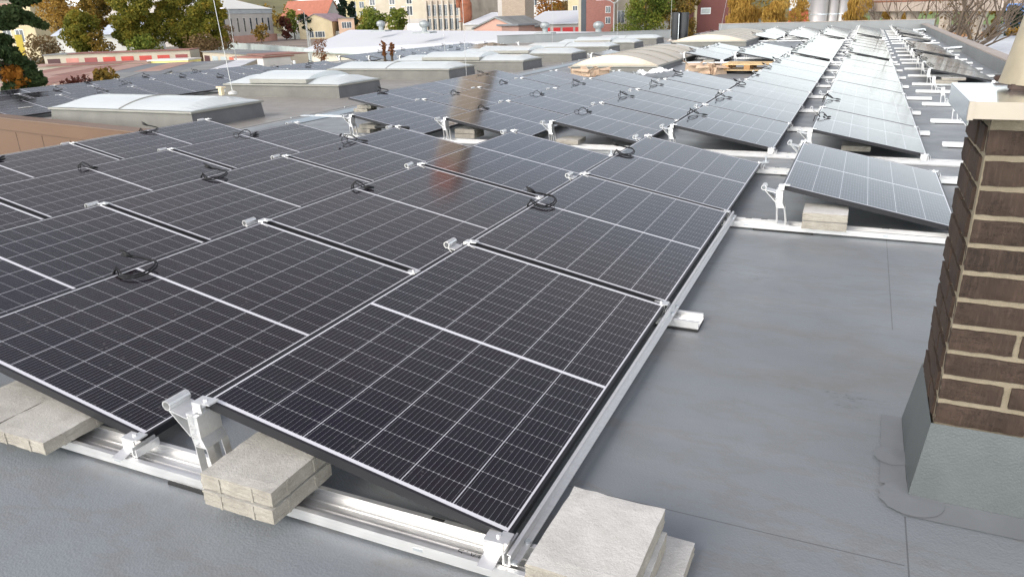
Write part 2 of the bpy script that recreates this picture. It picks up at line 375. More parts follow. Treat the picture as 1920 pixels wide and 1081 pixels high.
def conn_mesh(mb, p, d):
    p = Vector(p); d = Vector(d).normalized()
    mb.tube([p, p+d*.012, p+d*.013, p+d*.05, p+d*.051, p+d*.07], [.0065, .0085, .0095, .0095, .007, .006], 8)
def cable_variants():
    out = []
    # a: one clean double loop lying across the panel, both plugs lifted over the raised edge
    c = MB()
    for o_, dz in ((0, 0), (.011, .008)):
        lp = [(.062+(.070-o_)*math.cos(R(a)), .955+(.105-o_)*math.sin(R(a)), .007+dz+.012*(1+math.sin(R(a)))) for a in range(235, 476, 15)]
        c.tube([(-.02, .87+o_, -.06), (-.026, .875+o_, -.01), (-.012, .885, .022+dz)]+lp+[(-.012, 1.035-o_, .034+dz), (-.035, 1.02-o_*2, .036+dz)], .0046)
    k = [MB(), MB()]; conn_mesh(k[0], (-.03, 1.02, .037), (-.65, -.55, .16)); conn_mesh(k[1], (-.033, 1.0, .045), (-.75, -.2, .3)); out.append((c, k))
    # b: tight upright coil with one plug hanging on the glass
    c = MB(); c.tube([(-.02, .90, -.05), (-.025, .905, .02), (.01, .92, .05)]+[(.045+.055*math.cos(a), .95+.085*math.sin(a), .012+.022*(1+math.cos(a+2.4))) for a in [R(190+i*17) for i in range(24)]], .0046)
    c.tube([(-.02, .99, -.05), (-.02, .99, .03), (.02, 1.0, .055), (.07, 1.01, .03), (.10, 1.02, .012), (.13, 1.03, .012)], .0046)
    k = [MB(), MB()]; conn_mesh(k[0], (.13, 1.03, .012), (.6, .25, 0)); conn_mesh(k[1], (.0, .86, .075), (.3, -.8, -.1)); out.append((c, k))
    # c: short ends only, two plugs resting on the glass
    c = MB(); c.tube([(-.02, .93, -.05), (-.022, .93, .02), (.005, .935, .04), (.04, .95, .02), (.06, .97, .011)], .0046)
    c.tube([(-.02, .95, -.05), (-.022, .95, .03), (.0, .96, .05), (.03, .985, .03), (.05, .995, .012)], .0046)
    k = [MB(), MB()]; conn_mesh(k[0], (.06, .97, .011), (.5, .5, 0)); conn_mesh(k[1], (.05, .995, .012), (.7, .3, 0)); out.append((c, k))
    # d: open hoop with a plug
    c = MB(); c.tube([(-.02, .89, -.05), (-.02, .89, .015), (.02, .90, .03)]+loop_pts(.07, .96, .055, .075, R(230), R(20), 14, .008, .05)+[(.10, 1.05, .012), (.085, 1.10, .012)], .0046)
    k = [MB(), MB()]; conn_mesh(k[0], (.085, 1.10, .012), (-.2, .7, 0)); conn_mesh(k[1], (.115, 1.04, .011), (.3, .6, 0)); out.append((c, k))
    return [(proto(a.build('cable', m_cable, smooth=True)), [proto(q.build('connector', m_cable, smooth=True)) for q in b]) for a, b in out]
CABLES = cable_variants()
ORD = ['first', 'second', 'third', 'fourth', 'fifth', 'sixth', 'seventh', 'eighth', 'ninth']
def panel(x, y, z, label, group, cable=None, near=False):
    r = empty('solar_panel', (x, y, z), label, 'solar panel', group, (R(random.uniform(-.12, .12)), TILT+R(random.uniform(-.12, .12)), 0))
    put(P_FRAME, r); put(P_GLASS, r)
    if cable is not None:
        a, b = CABLES[cable]; dy = random.uniform(-.04, .04)
        c = put(a, r, (0, dy, 0))
        for q in b: put(q, c)
    return r
# block, row name, x of the raised edge, z of the roof, first y, count
STEP = PL+.029
BLOCKS = []
def row(block, rowname, x, z, y0, n, cables=None, skip=()):
    for k in range(n):
        if k in skip: continue
        cb = None
        if cables is not None: cb = cables[k] if k < len(cables) else None
        which = ORD[k]+' from front'
        if n == 1: which = 'the only one'
        panel(x, y0+k*STEP, z+ZH, 'solar panel, %s, %s, %s' % (which, rowname, block), 'solar panels in the '+block, cb)
ROWN = {-2: 'parapet row', -1: 'row in line with the chimney', 0: 'rightmost row', 1: 'second row from the right', 2: 'third row from the right',
        3: 'fourth row from the right', 4: 'fifth row from the right', 5: 'leftmost row'}
X = lambda r: -r*PITCH
B1 = 'near block'; B2 = 'middle block'; B3 = 'far block'; B4 = 'farthest block'; BL1 = 'lower left roof array'; BL2 = 'far lower left array'
row(B1, ROWN[0], X(0), 0, 0, 3, [None, 0, 0])
row(B1, ROWN[1], X(1), 0, 0, 3, [0, 2, None])
row(B1, ROWN[2], X(2), 0, 0, 3, [None, 0, 1])
row(B1, ROWN[3], X(3), 0, 0, 3, [None, 2, 3])
row(B1, ROWN[5], X(4), 0, 0, 3, [None, 3, 0], skip=(0,))
tag(panel(X(-1), 2*STEP, ZH, '', 'solar panels in the near block'), 'lone blue grey solar panel tilted beside the brick chimney', 'solar panel', 'solar panels in the near block')
Y2, Y3, Y4 = 6.92, 21.35, 35.3
row(B2, ROWN[-1], X(-1), ZB, Y2, 7, [3, 1, None, None, None, None, 0])
row(B2, ROWN[0], X(0), ZB, Y2, 7, [1, 1, 0, 2, 0, 0, 3])
row(B2, ROWN[1], X(1), ZB, Y2, 4, [3, 1, 1, 0])
row(B2, ROWN[2], X(2), ZB, Y2, 4, [2, 3, 1, None])
row(B2, ROWN[3], X(3), ZB, Y2, 4, [None, 2, 2, None])
row(B2, ROWN[4], X(4), ZB, Y2, 4, [None, 0, None, 1], skip=(0,))
row(B3, ROWN[-1], X(-1), ZB, Y3, 6, [0, None, None, 0, None, None])
row(B3, ROWN[0], X(0), ZB, Y3, 6, [0, 1, 0, 1, 3, None])
row(B3, ROWN[1], X(1), ZB, Y3, 3, [0, 3, 1])
row(B3, ROWN[2], X(2), ZB, Y3, 3, [0, 3, 3])
tag(panel(X(3), Y3+2*STEP, ZB+ZH, '', 'solar panels in the far block', 0), 'single solar panel peeking out behind the nearer big barrel skylight', 'solar panel', 'solar panels in the far block')
tag(panel(X(4)+.1, Y3-.1, ZB+ZH, '', 'solar panels in the far block'), 'single blue solar panel on posts left of the nearer big barrel skylight', 'solar panel', 'solar panels in the far block')
for r, cb in ((-1, [None]*6), (0, [0, 1, None, None, 0, None]), (1, [0, None, None, 1, None, None]), (2, [0, None, 0, None, None, None])):
    row(B4, ROWN[r], X(r), ZB, Y4, 6, cb)
row(B4, ROWN[4], X(4), ZB, 37.2, 3, [0, None, 0])
X2 = 3.06
for y0, n, nm, cb in ((15.2, 3, 'front dark panel group', [3, 0, 0]), (22.3, 3, 'second dark panel group', [0, 1, None]), (31.6, 1, 'third dark panel group', [0]), (36.2, 5, 'rearmost dark panel group', [0, None, 0, None, None])):
    for k in range(n):
        panel(X2, y0+k*STEP, ZB+ZH, 'dark solar panel by the right parapet, %s of the %s' % (ORD[k] if n > 1 else 'only one', nm), 'dark solar panels along the right parapet', cb[k])
XL = [-14.72, -16.18, -17.64]
LN = ['lowest row', 'middle row', 'outer row']
for i, x in enumerate(XL):
    row(BL1, LN[i], x, ZL, 8.15, 7, [[0, 1, None, 0, 3, 0, None], [None, 0, 1, 0, None, 3, 0], [3, None, 0, 0, 1, None, 3]][i], skip=(() if i < 2 else (6,)))
for i, x in enumerate(XL):
    row(BL2, LN[i], x-.1, ZL, 24.6, 6 if i else 5, [[0, 1, 0, None, 0], [0, None, 1, 0, 3, 0], [None, 0, 0, None, 0, 0]][i])

# ------------------------------------------------------------------ rails with posts
def rail_parts():
    # support post: hollow profile seen end on, two legs, a rolled wind hook on an arm
    p = MB(); y0, y1 = -.045, .05; zt = ZH-.036
    a = [(-.030, zt), (-.028, zt-.08), (-.020, zt-.115)]; b = [(.012, zt), (.014, zt-.08), (.030, zt-.115)]
    t = .0035
    for q in (a, b):
        p.strip(q[0], q[1], t, y0, y1); p.strip(q[1], q[2], t, y0, y1)
    for i in range(3): p.strip(a[i], b[i], t, y0, y1)
    p.strip((-.030, zt-.045), (.013, zt-.04), t, y0, y1)
    p.prism([(-.028, zt-.002), (-.026, zt-.08), (-.018, zt-.113), (.028, zt-.113), (.012, zt-.08), (.010, zt-.002)], 'y', y0+.018, y0+.021)
    for ya, yb in ((y0, y0+.028), (y1-.028, y1)):
        p.strip(a[2], (-.012, .052), t, ya, yb); p.strip(b[2], (.048, .052), t, ya, yb)
    p.box(-.02, .075, y0, y1, .048, .052)
    hk = MB(); hy0, hy1 = -.048, .042
    hk.strip((-.030, zt-.012), (-.105, zt+.004), .0035, hy0, hy1); hk.strip((-.029, zt-.078), (-.110, zt+.006), .0035, hy0, hy1)
    c = (-.116, zt+.020); rr = .0165
    pts = [(c[0]+rr*math.cos(R(a)), c[1]+rr*math.sin(R(a))) for a in range(-80, 281, 30)]
    for i in range(len(pts)-1): hk.strip(pts[i], pts[i+1], .0035, hy0, hy1)
    cl = MB(); cl.box(-.020, .052, -.020, .024, ZH+.001, ZH+.006); cl.box(-.034, -.006, -.045, .045, zt, zt+.008); cl.box(-.020, .018, -.026, -.020, ZH-.030, ZH+.006)
    cl.tube([(.016, .0, ZH+.006), (.016, .0, ZH+.012)], .007, 6)
    po = proto(p.build('support_post', m_alu)); ho = proto(hk.build('wind_hook', m_alu)); co = proto(cl.build('clamp', m_alu))
    lb = MB(); zl = ZLOW
    lb.box(-.062, .012, -.026, .022, zl+.001, zl+.006); lb.box(-.062, .0, -.031, -.026, zl-.035, zl+.006)
    lb.prism([(-.031, zl-.034), (-.085, .055), (-.085, .051), (-.026, zl-.038)], 'x', -.058, -.008)
    lb.box(.006, .012, -.05, .05, .052, zl-.012); lb.box(.012, .03, -.05, .05, .052, .056); lb.box(.024, .030, -.05, .05, .052, .082)
    lb.tube([(-.026, -.002, zl+.006), (-.026, -.002, zl+.013)], .007, 6)
    lo = proto(lb.build('low_bracket', m_alu))
    pad = proto(MB().box(-.2, .2, -.075, .075, 0, .012).build('rubber_pad', m_rub))
    return po, ho, co, lo, pad
P_POST, P_HOOK, P_CLAMP, P_LOW, P_PAD = rail_parts()
PROF = [(-.066, .050), (-.066, .012), (.066, .012), (.066, .050), (.050, .050), (.050, .046), (.060, .044), (.060, .020), (.036, .020), (.034, .024), (.026, .024), (.024, .020), (.004, .020), (.002, .024), (-.006, .024), (-.008, .020), (-.030, .020), (-.032, .024), (-.040, .024), (-.042, .020), (-.060, .020), (-.060, .044), (-.050, .046), (-.050, .050)]
def rail(x0, x1, y, z, highs, lows, label, group, post_clamp=True, slots=()):
    r = empty('mounting_rail', (x0, y, z), label, 'mounting rail', group)
    mbr = MB(); mbr.prism(PROF, 'x', 0, x1-x0)
    for s in [q for q in slots if x0+.05 < q < x1-.05]: mbr.box(s-x0-.022, s-x0+.022, .051, .064, .0498, .0506, 1); mbr.box(s-x0-.016, s-x0+.016, -.0668, -.0655, .026, .036, 2)
    mbr.build('channel', [m_alu, m_rub, m_zinc], r)
    n = max(1, int((x1-x0)/1.46)); 
    for i in range(n+1):
        px = min(max(.25+i*1.46, .2), x1-x0-.2); put(P_PAD, r, (px, 0, .0))
    for h in highs:
        q = put(P_POST, r, (h-x0, 0, 0)); put(P_HOOK, q)
        if post_clamp: put(P_CLAMP, q)
    for l in lows: put(P_LOW, r, (l-x0, 0, 0))
    return r
LOWDX = PW*math.cos(TILT)
YJ = lambda y0, k: y0+k*STEP-.0145
def jname(k, n): return ['front ends', 'first joints', 'second joints', 'third joints', 'fourth joints', 'fifth joints', 'sixth joints'][k] if k < n else 'rear ends'
for k in range(4):
    rows_ = [0, 1, 2] if k == 0 else [0, 1, 2, 3, 4]
    hi = [X(r) for r in rows_]; lo = [X(r)+LOWDX for r in rows_]; x1 = [1.205, 1.29, 2.95, 2.95][k]
    if k >= 2: hi.append(X(-1)); lo.append(X(-1)+LOWDX)
    rail(min(hi)-.2, x1, YJ(0, k), 0, hi, lo, 'silver mounting rail under the %s of the near block panels' % jname(k, 3), 'mounting rails of the near block',
         slots=[.62, 1.25, 1.36, 1.5, 2.15, .2] if k != 0 else [.85, -.41])
def rails_for(name, rows_, y0, n, zz, ks=None, x1=None):
    for k in range(n+1):
        if ks and k not in ks: continue
        hi = [X(r) for r in rows_]; lo = [h+LOWDX for h in hi]
        rail(min(hi)-.2, (max(lo)+.14 if x1 is None else x1[k % len(x1)]), YJ(y0, k), zz, hi, lo, 'silver mounting rail under the %s of the %s' % (jname(k, n), name), 'mounting rails of the '+name, slots=[X(r)-.2 for r in rows_])
rails_for(B2+' panels', [-1, 0, 1, 2, 3], Y2, 4, ZB, x1=[2.98, 2.72, 2.72])
for k in (5, 6, 7):
    hi = [X(-1), X(0)]
    rail(-.25, 2.74, YJ(Y2, k), ZB, hi, [h+LOWDX for h in hi], 'silver mounting rail under the %s of the two long middle rows' % jname(k, 7), 'mounting rails of the middle block panels')
rails_for('long rows of the far block', [-1, 0], Y3, 6, ZB)
for k in range(4):
    hi = [X(1), X(2)]
    rail(-3.2, -.32, YJ(Y3, k), ZB, hi, [h+LOWDX for h in hi], 'silver mounting rail under the %s of the two short far rows' % jname(k, 3), 'mounting rails of the far block short rows')
rails_for('farthest block', [-1, 0, 1, 2], Y4, 6, ZB)
for k in range(2):
    rail(X(4)-.1, X(4)+1.35, YJ(Y3-.1, k), ZB, [X(4)+.1], [X(4)+.1+LOWDX], 'short silver rail under the %s end of the single panel left of the big skylight' % ['near', 'far'][k], 'rails of the single panel')
# the bare rails beside the chimney and the row along the parapet
yy = 8.05; k = 0
while yy < 15.0:
    rail(2.80, 4.35, yy, ZB, [X2], [], 'bare silver rail with hooked post and no panel, %s from the chimney' % ORD[k], 'bare rails behind the chimney', False)
    yy += STEP; k += 1
for y0, n, nm in ((15.2, 3, 'front dark panel group'), (22.3, 3, 'second dark panel group'), (31.6, 1, 'third dark panel group'), (36.2, 5, 'rearmost dark panel group')):
    for k in range(n+1):
        rail(2.80, 4.40, YJ(y0, k), ZB, [X2], [X2+LOWDX], 'short silver rail under the %s of the %s' % (jname(k, n), nm), 'rails along the right parapet')
for i, (x0, x1) in enumerate(((-17.9, -13.3),)):
    for k in range(8):
        rail(x0, x1, YJ(8.15, k), ZL, XL, [x+LOWDX for x in XL], 'silver rail under the %s of the lower left roof array' % jname(k, 7), 'rails of the lower left array')
    for k in range(7):
        rail(x0, x1-.1, YJ(24.6, k), ZL, [x-.1 for x in XL], [x-.1+LOWDX for x in XL], 'silver rail under the %s of the far lower left array' % jname(k, 6), 'rails of the far lower left array')
# angle profile along the low side of the rightmost row
e = empty('edge_profile', (0, 0, 0), 'long silver angle profile along the low right edge of the near block', 'metal profile')
mb = MB(); mb.box(1.139, 1.143, -.06, 3.93, .056, .088); mb.box(1.143, 1.162, -.06, 3.93, .056, .060); mb.box(1.131, 1.139, -.06, 3.93, .084, .088)
mb.build('angle', m_alu, e)
for yv in (-.055, .04, 1.90, 2.0, 3.83, 3.9):
    MB().tube([(1.152, yv, .060), (1.152, yv, .0665)], .009, 10).build('bolt', m_zinc, e)
# hand-written marks on the near rail, next to the low corner bracket
mb = MB()
def stroke(pts, ox, oy, s):
    for a, b in zip(pts, pts[1:]):
        a = Vector((ox+a[0]*s, oy+a[1]*s)); b = Vector((ox+b[0]*s, oy+b[1]*s)); n = Vector((-(b-a).y, (b-a).x)).normalized()*.0011
        mb.add([(a.x+n.x, a.y+n.y, .0245), (a.x-n.x, a.y-n.y, .0245), (b.x-n.x, b.y-n.y, .0245), (b.x+n.x, b.y+n.y, .0245)], [(0, 1, 2, 3)])
for i, g in enumerate(([(1, 1), (.2, 1), (.2, .55), (.9, .5), (.9, .1), (.1, 0)], [(.5, 1.1), (.45, .85)], [(.1, 1), (.5, 0), (.9, 1)], [(.1, .8), (.5, 1), (.5, 0)], [(.1, .9), (.9, .9), (.2, .1), (.9, 0)], [(.1, 1), (.5, 0), (.9, 1)])):
    stroke(g, .955+i*.021, -.043, .019)
tag(mb.build('pen_mark', m_ink), 'handwritten black pen scribble on the near rail by the low corner', 'writing')

# ------------------------------------------------------------------ concrete ballast
def paver_mesh(sx, sy, sz, ribs=True, m=None):
    bm = bmesh.new(); bmesh.ops.create_cube(bm, size=1)
    bmesh.ops.scale(bm, vec=(sx, sy, sz), verts=bm.verts)
    bmesh.ops.subdivide_edges(bm, edges=bm.edges, cuts=7, use_grid_fill=True)
    for v in bm.verts:
        ex = abs(abs(v.co.x)-sx/2) < 1e-5; ey = abs(abs(v.co.y)-sy/2) < 1e-5; ez = abs(abs(v.co.z)-sz/2) < 1e-5
        if ex or ey:
            o = random.uniform(-.0020, .0010)
            if ex: v.co.x += math.copysign(1, v.co.x)*o
            if ey: v.co.y += math.copysign(1, v.co.y)*o
        if ez and (ex or ey): v.co.z -= math.copysign(random.uniform(.001, .004), v.co.z)
    if ribs:
        for sgn in (-1, 1):
            for f in (-.24, .22):
                for ax in (0, 1):
                    o = bmesh.ops.create_cube(bm, size=1)['verts']
                    if ax == 0: bmesh.ops.scale(bm, vec=(.010, .0045, sz*.86), verts=o); bmesh.ops.translate(bm, vec=(f*sx, sgn*sy/2, -.002), verts=o)
                    else: bmesh.ops.scale(bm, vec=(.0045, .010, sz*.86), verts=o); bmesh.ops.translate(bm, vec=(sgn*sx/2, f*sy, -.002), verts=o)
    bmesh.ops.translate(bm, vec=(0, 0, sz/2), verts=bm.verts)
    bm.normal_update()
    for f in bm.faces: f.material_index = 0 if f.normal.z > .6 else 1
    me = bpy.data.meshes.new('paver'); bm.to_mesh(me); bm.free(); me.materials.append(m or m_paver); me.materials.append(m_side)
    return me
def paver(x0, y0, z, label, sx=.285, sy=.285, sz=.058, rot=0, ribs=True, m=None):
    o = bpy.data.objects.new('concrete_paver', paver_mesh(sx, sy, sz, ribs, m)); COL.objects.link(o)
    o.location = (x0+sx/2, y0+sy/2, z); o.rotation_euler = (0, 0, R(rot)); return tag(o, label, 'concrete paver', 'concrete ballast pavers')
RT_ = .0505
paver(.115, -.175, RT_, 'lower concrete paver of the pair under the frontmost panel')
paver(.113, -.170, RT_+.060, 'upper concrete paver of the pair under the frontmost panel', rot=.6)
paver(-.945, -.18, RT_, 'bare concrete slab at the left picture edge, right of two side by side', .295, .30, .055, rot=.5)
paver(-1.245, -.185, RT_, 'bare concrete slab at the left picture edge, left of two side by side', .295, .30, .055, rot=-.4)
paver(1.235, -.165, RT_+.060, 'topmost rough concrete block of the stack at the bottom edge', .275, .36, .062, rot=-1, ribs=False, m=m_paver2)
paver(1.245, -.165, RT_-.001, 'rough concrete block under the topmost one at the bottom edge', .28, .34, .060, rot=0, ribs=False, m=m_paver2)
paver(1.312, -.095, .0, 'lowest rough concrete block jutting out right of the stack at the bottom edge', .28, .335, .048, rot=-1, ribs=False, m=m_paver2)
p = at(1502, 429, .05); paver(p.x, p.y, RT_, 'lower paver of the pair under the lone panel beside the chimney', ribs=False, m=m_paver2); paver(p.x-.002, p.y, RT_+.060, 'upper paver of the pair under the lone panel beside the chimney', ribs=False, m=m_paver2, rot=.5)
p = at(1577, 283, ZB+.05); paver(p.x, p.y, RT_+ZB, 'single paver under the front middle block panel nearest the chimney')
p = at(1042, 270, ZB+.05); paver(p.x, p.y, RT_+ZB, 'single paver beneath the front panel of the middle block, second row')
p = at(853, 259, ZB+.05)
paver(p.x, p.y, RT_+ZB, 'lower paver of the brownish pair under the middle block, third row'); paver(p.x, p.y+.004, RT_+ZB+.06, 'upper paver of the brownish pair under the middle block, third row')
p = at(662, 249, ZB+.05)
paver(p.x, p.y, RT_+ZB, 'lower paver of the stack beside the leftmost front post of the middle block'); paver(p.x+.1, p.y+.02, RT_+ZB+.06, 'upper paver of the stack beside the leftmost front post of the middle block')
p = at(663, 210, ZB+.05)
paver(p.x, p.y, RT_+ZB, 'lower paver of the pair under the corner panel by the grey seam'); paver(p.x+.08, p.y, RT_+ZB+.06, 'upper paver of the pair under the corner panel by the grey seam')
p = at(1752, 152, ZB+.05); paver(3.15, 15.05, RT_+ZB, 'brown weathered paver under the front dark panel by the parapet', .4, .3); paver(3.28, 15.06, RT_+ZB+.06, 'pale paver on top of the brown one under the front dark panel', .4, .24, .05, ribs=False, m=m_paver2)
paver(-2.35, Y3-.15, RT_+ZB, 'paver on the front rail of the short far rows behind the pallet', .3, .3)
paver(-2.1, Y4-.15, RT_+ZB, 'paver on the front rail of the farthest block', .35, .3)
p = at(14, 221, ZL); paver(p.x, p.y+.05, ZL+.06, 'lower pale block on the left roof behind the brown wall', .4, .3, .07, m=m_paver2); paver(p.x-.02, p.y+.05, ZL+.135, 'upper pale block on the left roof behind the brown wall', .4, .3, .07, m=m_paver2)

# ------------------------------------------------------------------ brick chimney at the right
ch = empty('brick_chimney', (2.2, .8, 0), 'dark brown brick chimney with sheet metal cap at the right edge', 'chimney')
bx0, by0, bx1, by1 = .015, .02, .75, .43      # local extents of the brickwork
mb = MB(); mb.box(bx0-.004, bx1-.006, by0-.003, by1-.006, .20, 1.205); mb.build('mortar_core', m_mortar, ch)
mb = MB(); hgt = .0705; crs = .0835; z = .262; k = 0
def brick(x0, x1, y0, y1, z0, z1):                 # a hand-made clinker: uneven arrises, slightly out of true
    bm = bmesh.new(); bmesh.ops.create_cube(bm, size=1)
    bmesh.ops.scale(bm, vec=(x1-x0, y1-y0, z1-z0), verts=bm.verts)
    lx = max(1, int((x1-x0)/.022)); 
    ed = [e for e in bm.edges if abs(e.verts[0].co.x-e.verts[1].co.x) > .5*(x1-x0)]; bmesh.ops.subdivide_edges(bm, edges=ed, cuts=lx, use_grid_fill=True)
    ed = [e for e in bm.edges if abs(e.verts[0].co.z-e.verts[1].co.z) > .5*(z1-z0)]; bmesh.ops.subdivide_edges(bm, edges=ed, cuts=3, use_grid_fill=True)
    ed = [e for e in bm.edges if abs(e.verts[0].co.y-e.verts[1].co.y) > .5*(y1-y0)]; bmesh.ops.subdivide_edges(bm, edges=ed, cuts=max(1, int((y1-y0)/.022)), use_grid_fill=True)
    tz = random.uniform(-.006, .006); off = Vector((random.uniform(-.002, .002), random.uniform(-.002, .002), random.uniform(-.0015, .0015)))
    hx, hy, hz = (x1-x0)/2, (y1-y0)/2, (z1-z0)/2
    for v in bm.verts:
        n = sum((abs(abs(v.co[i])-h) < 1e-5) for i, h in enumerate((hx, hy, hz)))
        q = v.co.copy()
        for i, h in enumerate((hx, hy, hz)):
            if abs(abs(q[i])-h) < 1e-5: v.co[i] -= math.copysign(random.uniform(-.0004, .0009) if n == 1 else random.uniform(.0004, .0034), q[i])
        v.co.z += q.x*tz
        v.co += off+Vector(((x0+x1)/2, (y0+y1)/2, (z0+z1)/2))
    mb.add([v.co for v in bm.verts], [[v.index for v in f.verts] for f in bm.faces]); bm.free()
while z+hgt < 1.23:
    # front face course
    xs = bx0-.004; first = .24 if k % 2 == 0 else .115
    if k % 3 == 1: first = .24
    x = xs; w_ = first if k % 2 == 0 else .165
    while x < bx1:
        x2 = min(x+w_, bx1); brick(x, x2, by0-.010, by0+.03, z, z+hgt); x = x2+.012; w_ = .24
    y = by0+.034
    w_ = .115 if k % 2 == 0 else .2
    while y < by1:
        y2 = min(y+w_, by1); brick(bx0-.014, bx0+.02, y, y2, z+.002, z+hgt+.002); y = y2+.011; w_ = .24 if w_ < .2 else .18
    z += crs; k += 1
mb.build('brickwork', m_brick, ch)
cap = MB(); cx0, cy0, cx1, cy1 = -.055, -.06, .85, .48
cap.box(cx0, cx1, cy0, cy0+.004, 1.203, 1.247)
cap.box(cx0+.0, cx0+.004, cy0+.004, cy1, 1.185, 1.247, 1); cap.box(cx0+.004, cx1, cy0+.004, cy1, 1.243, 1.247, 1)
cap.box(cx0-.002, cx0+.012, cy0-.002, cy0+.012, 1.2, 1.2475, 0)
cap.build('metal_cap', [m_cap_lit, m_capm], ch)
fl = MB()
fl.add([(-.03, -.03, 0), (.9, -.03, 0), (.9, .004, .262), (.002, .004, .262), (-.03, .5, 0), (.002, .46, .262)], [(0, 1, 2, 3), (4, 0, 3, 5)])
fl.add([(-.05, -.14, .004), (.9, -.14, .004), (.9, -.03, .006), (-.03, -.03, .006)], [(0, 1, 2, 3)])
fl.add([(-.11, .02, .005), (-.03, .0, .006), (-.03, .5, .006), (-.10, .5, .005)], [(0, 1, 2, 3)])
fl.m[2:] = [1]*(len(fl.m)-2); fl.build('base_flashing', [m_flash, m_lap], ch)
def patch(c, r, nrm_z=.007, sx=1, sy=1):
    mb = MB(); n = 24
    mb.add([(c[0]+r*sx*math.cos(2*math.pi*i/n)*(1+.05*math.sin(3*i)), c[1]+r*sy*math.sin(2*math.pi*i/n), nrm_z) for i in range(n)]+[(c[0], c[1], nrm_z+.004)], [(i, (i+1) % n, n) for i in range(n)])
    return mb.build('membrane_patch', m_lap, ch)
patch((-.02, -.045), .095); patch((-.07, .20), .06)
PC = at(1888, 158, 1.262)+RT*.155; PC = Vector((PC.x-2.2, PC.y-.8, 0))
pot = MB(); pot.lathe([(.155, 0), (.15, .02), (.12, .20), (.105, .30), (.09, .30)], (PC.x, PC.y, 1.262), 28); pot.build('chimney_pot', plain('weathered_cone', (.36, .31, .22), .5, .3, .5, .2, 7), ch, smooth=True)
for pxx, pyy in ((1866, 151), (1893, 168)):
    pb = at(pxx, pyy, 1.25); MB().box(pb.x-2.2, pb.x-2.2+.055, pb.y-.8, pb.y-.8+.05, 1.247, 1.264).build('pot_bracket', plain('rusty_bracket', (.05, .028, .02), .7), ch, bevel=.004)

# ------------------------------------------------------------------ skylights
def skylight(x0, x1, y0, y1, z, curb, rise, label, axis='x', seams=(), sash=None, group=None, cream=False):
    s = empty('roof_skylight', (x0, y0, z), label, 'skylight', group); W, D = x1-x0, y1-y0
    c = MB(); e = .025
    c.add([(-e, -e, 0), (W+e, -e, 0), (W+e, D+e, 0), (-e, D+e, 0), (0, 0, curb), (W, 0, curb), (W, D, curb), (0, D, curb)], [(0, 1, 5, 4), (2, 3, 7, 6), (3, 0, 4, 7)])
    c.add([(W+e, -e, 0), (W+e, D+e, 0), (W, D, curb), (W, 0, curb)], [(0, 1, 2, 3)], 1)  # right end face takes the shaded colour
    c.build('curb', [m_curb, m_curb_shade], s)
    f = MB(); f.box(-.04, W+.04, -.04, D+.04, curb, curb+.035); f.build('rim', m_rim, s, bevel=.006)
    z0 = curb+.036
    def arch(a, b, off=0, rs=rise, e0=0, mat=0, n=14, m2=None, name='dome', zz=z0, end_in=.10):
        d = MB(); S_ = D if axis == 'x' else W
        prof = [(S_*i/n, rs*(1-(2*i/n-1)**2)+.006) for i in range(n+1)]
        def V3(t, q, h): return (t, q, zz+h) if axis == 'x' else (q, t, zz+h)
        vs = []
        for t, k in ((a, 0), (a+end_in, 1), (b-end_in, 1), (b, 0)):
            for q, h in prof:
                vs.append(V3(t, q, (h if k else h*.25)))
        m_ = n+1; fs = [(i*m_+j, i*m_+j+1, (i+1)*m_+j+1, (i+1)*m_+j) for i in range(3) for j in range(n)]
        fs += [tuple(range(m_)), tuple(3*m_+j for j in range(m_-1, -1, -1))]
        d.add(vs, fs, 0)
        return d.build(name, m2 or m_dome, s)
    length = W if axis == 'x' else D
    d = arch(0, length, m2=m_domec if cream else None, end_in=(.28 if axis == 'x' else .05))
    S_ = D if axis == 'x' else W
    for t in seams:
        tb = []
        for i in range(15):
            q = S_*i/14; h = rise*(1-(2*i/14-1)**2)+.010
            tb.append((t, q, z0+h) if axis == 'x' else (q, t, z0+h))
        MB().tube(tb, .012, 5).build('glazing_bar', m_rim, s)
    if sash:
        a, b = sash
        ob = arch(a, b, rs=rise, zz=z0+.10, name='opening_sash', end_in=.02)
        MB().box(a, b, -.03, D+.03, z0+.02, z0+.115).build('sash_frame', m_rim, ob, bevel=.006)
    return s
SK = [(-12.45, -8.75, 8.2, 9.95, (1.9,), None, 'nearest long low skylight, with a shaded right end and a lightning rod'),
      (-12.75, -9.25, 13.1, 14.8, (), (.85, 2.6), 'second long low skylight, its middle sash raised'),
      (-13.2, -8.95, 17.9, 19.5, (2.1,), None, 'third long low skylight, two plain domes end to end'),
      (-13.1, -8.15, 21.4, 23.0, (), (1.2, 3.4), 'fourth long low skylight, with raised sash'),
      (-12.8, -7.9, 25.3, 27.0, (), (1.0, 3.2), 'fifth long low skylight from the front, wide shaded end face'),
      (-12.0, -8.0, 30.2, 31.8, (2.0,), None, 'sixth long low skylight, plain and flat'),
      (-11.9, -7.95, 34.0, 35.6, (), (1.0, 2.8), 'seventh long low skylight, sash slightly raised'),
      (-11.5, -8.1, 38.8, 40.4, (1.7,), None, 'farthest long low skylight before the grey parapet')]
for x0, x1, y0, y1, sm, sash, lb in SK:
    skylight(x0, x1, y0, y1, ZL, .27, .15, lb, 'x', sm, sash, 'long low skylights on the left roof')
skylight(-5.4, -3.0, 18.4, 24.6, ZB, .11, .27, 'nearer big barrel skylight with cream end behind the cardboard', 'y', (1.2, 2.4, 2.55, 3.8, 5.0), None, 'big barrel skylights', True)
skylight(-5.6, -2.55, 31.3, 39.8, ZB, .17, .26, 'farther big barrel skylight amid the far panels', 'y', tuple(1.2*i for i in range(1, 7)), None, 'big barrel skylights', True)

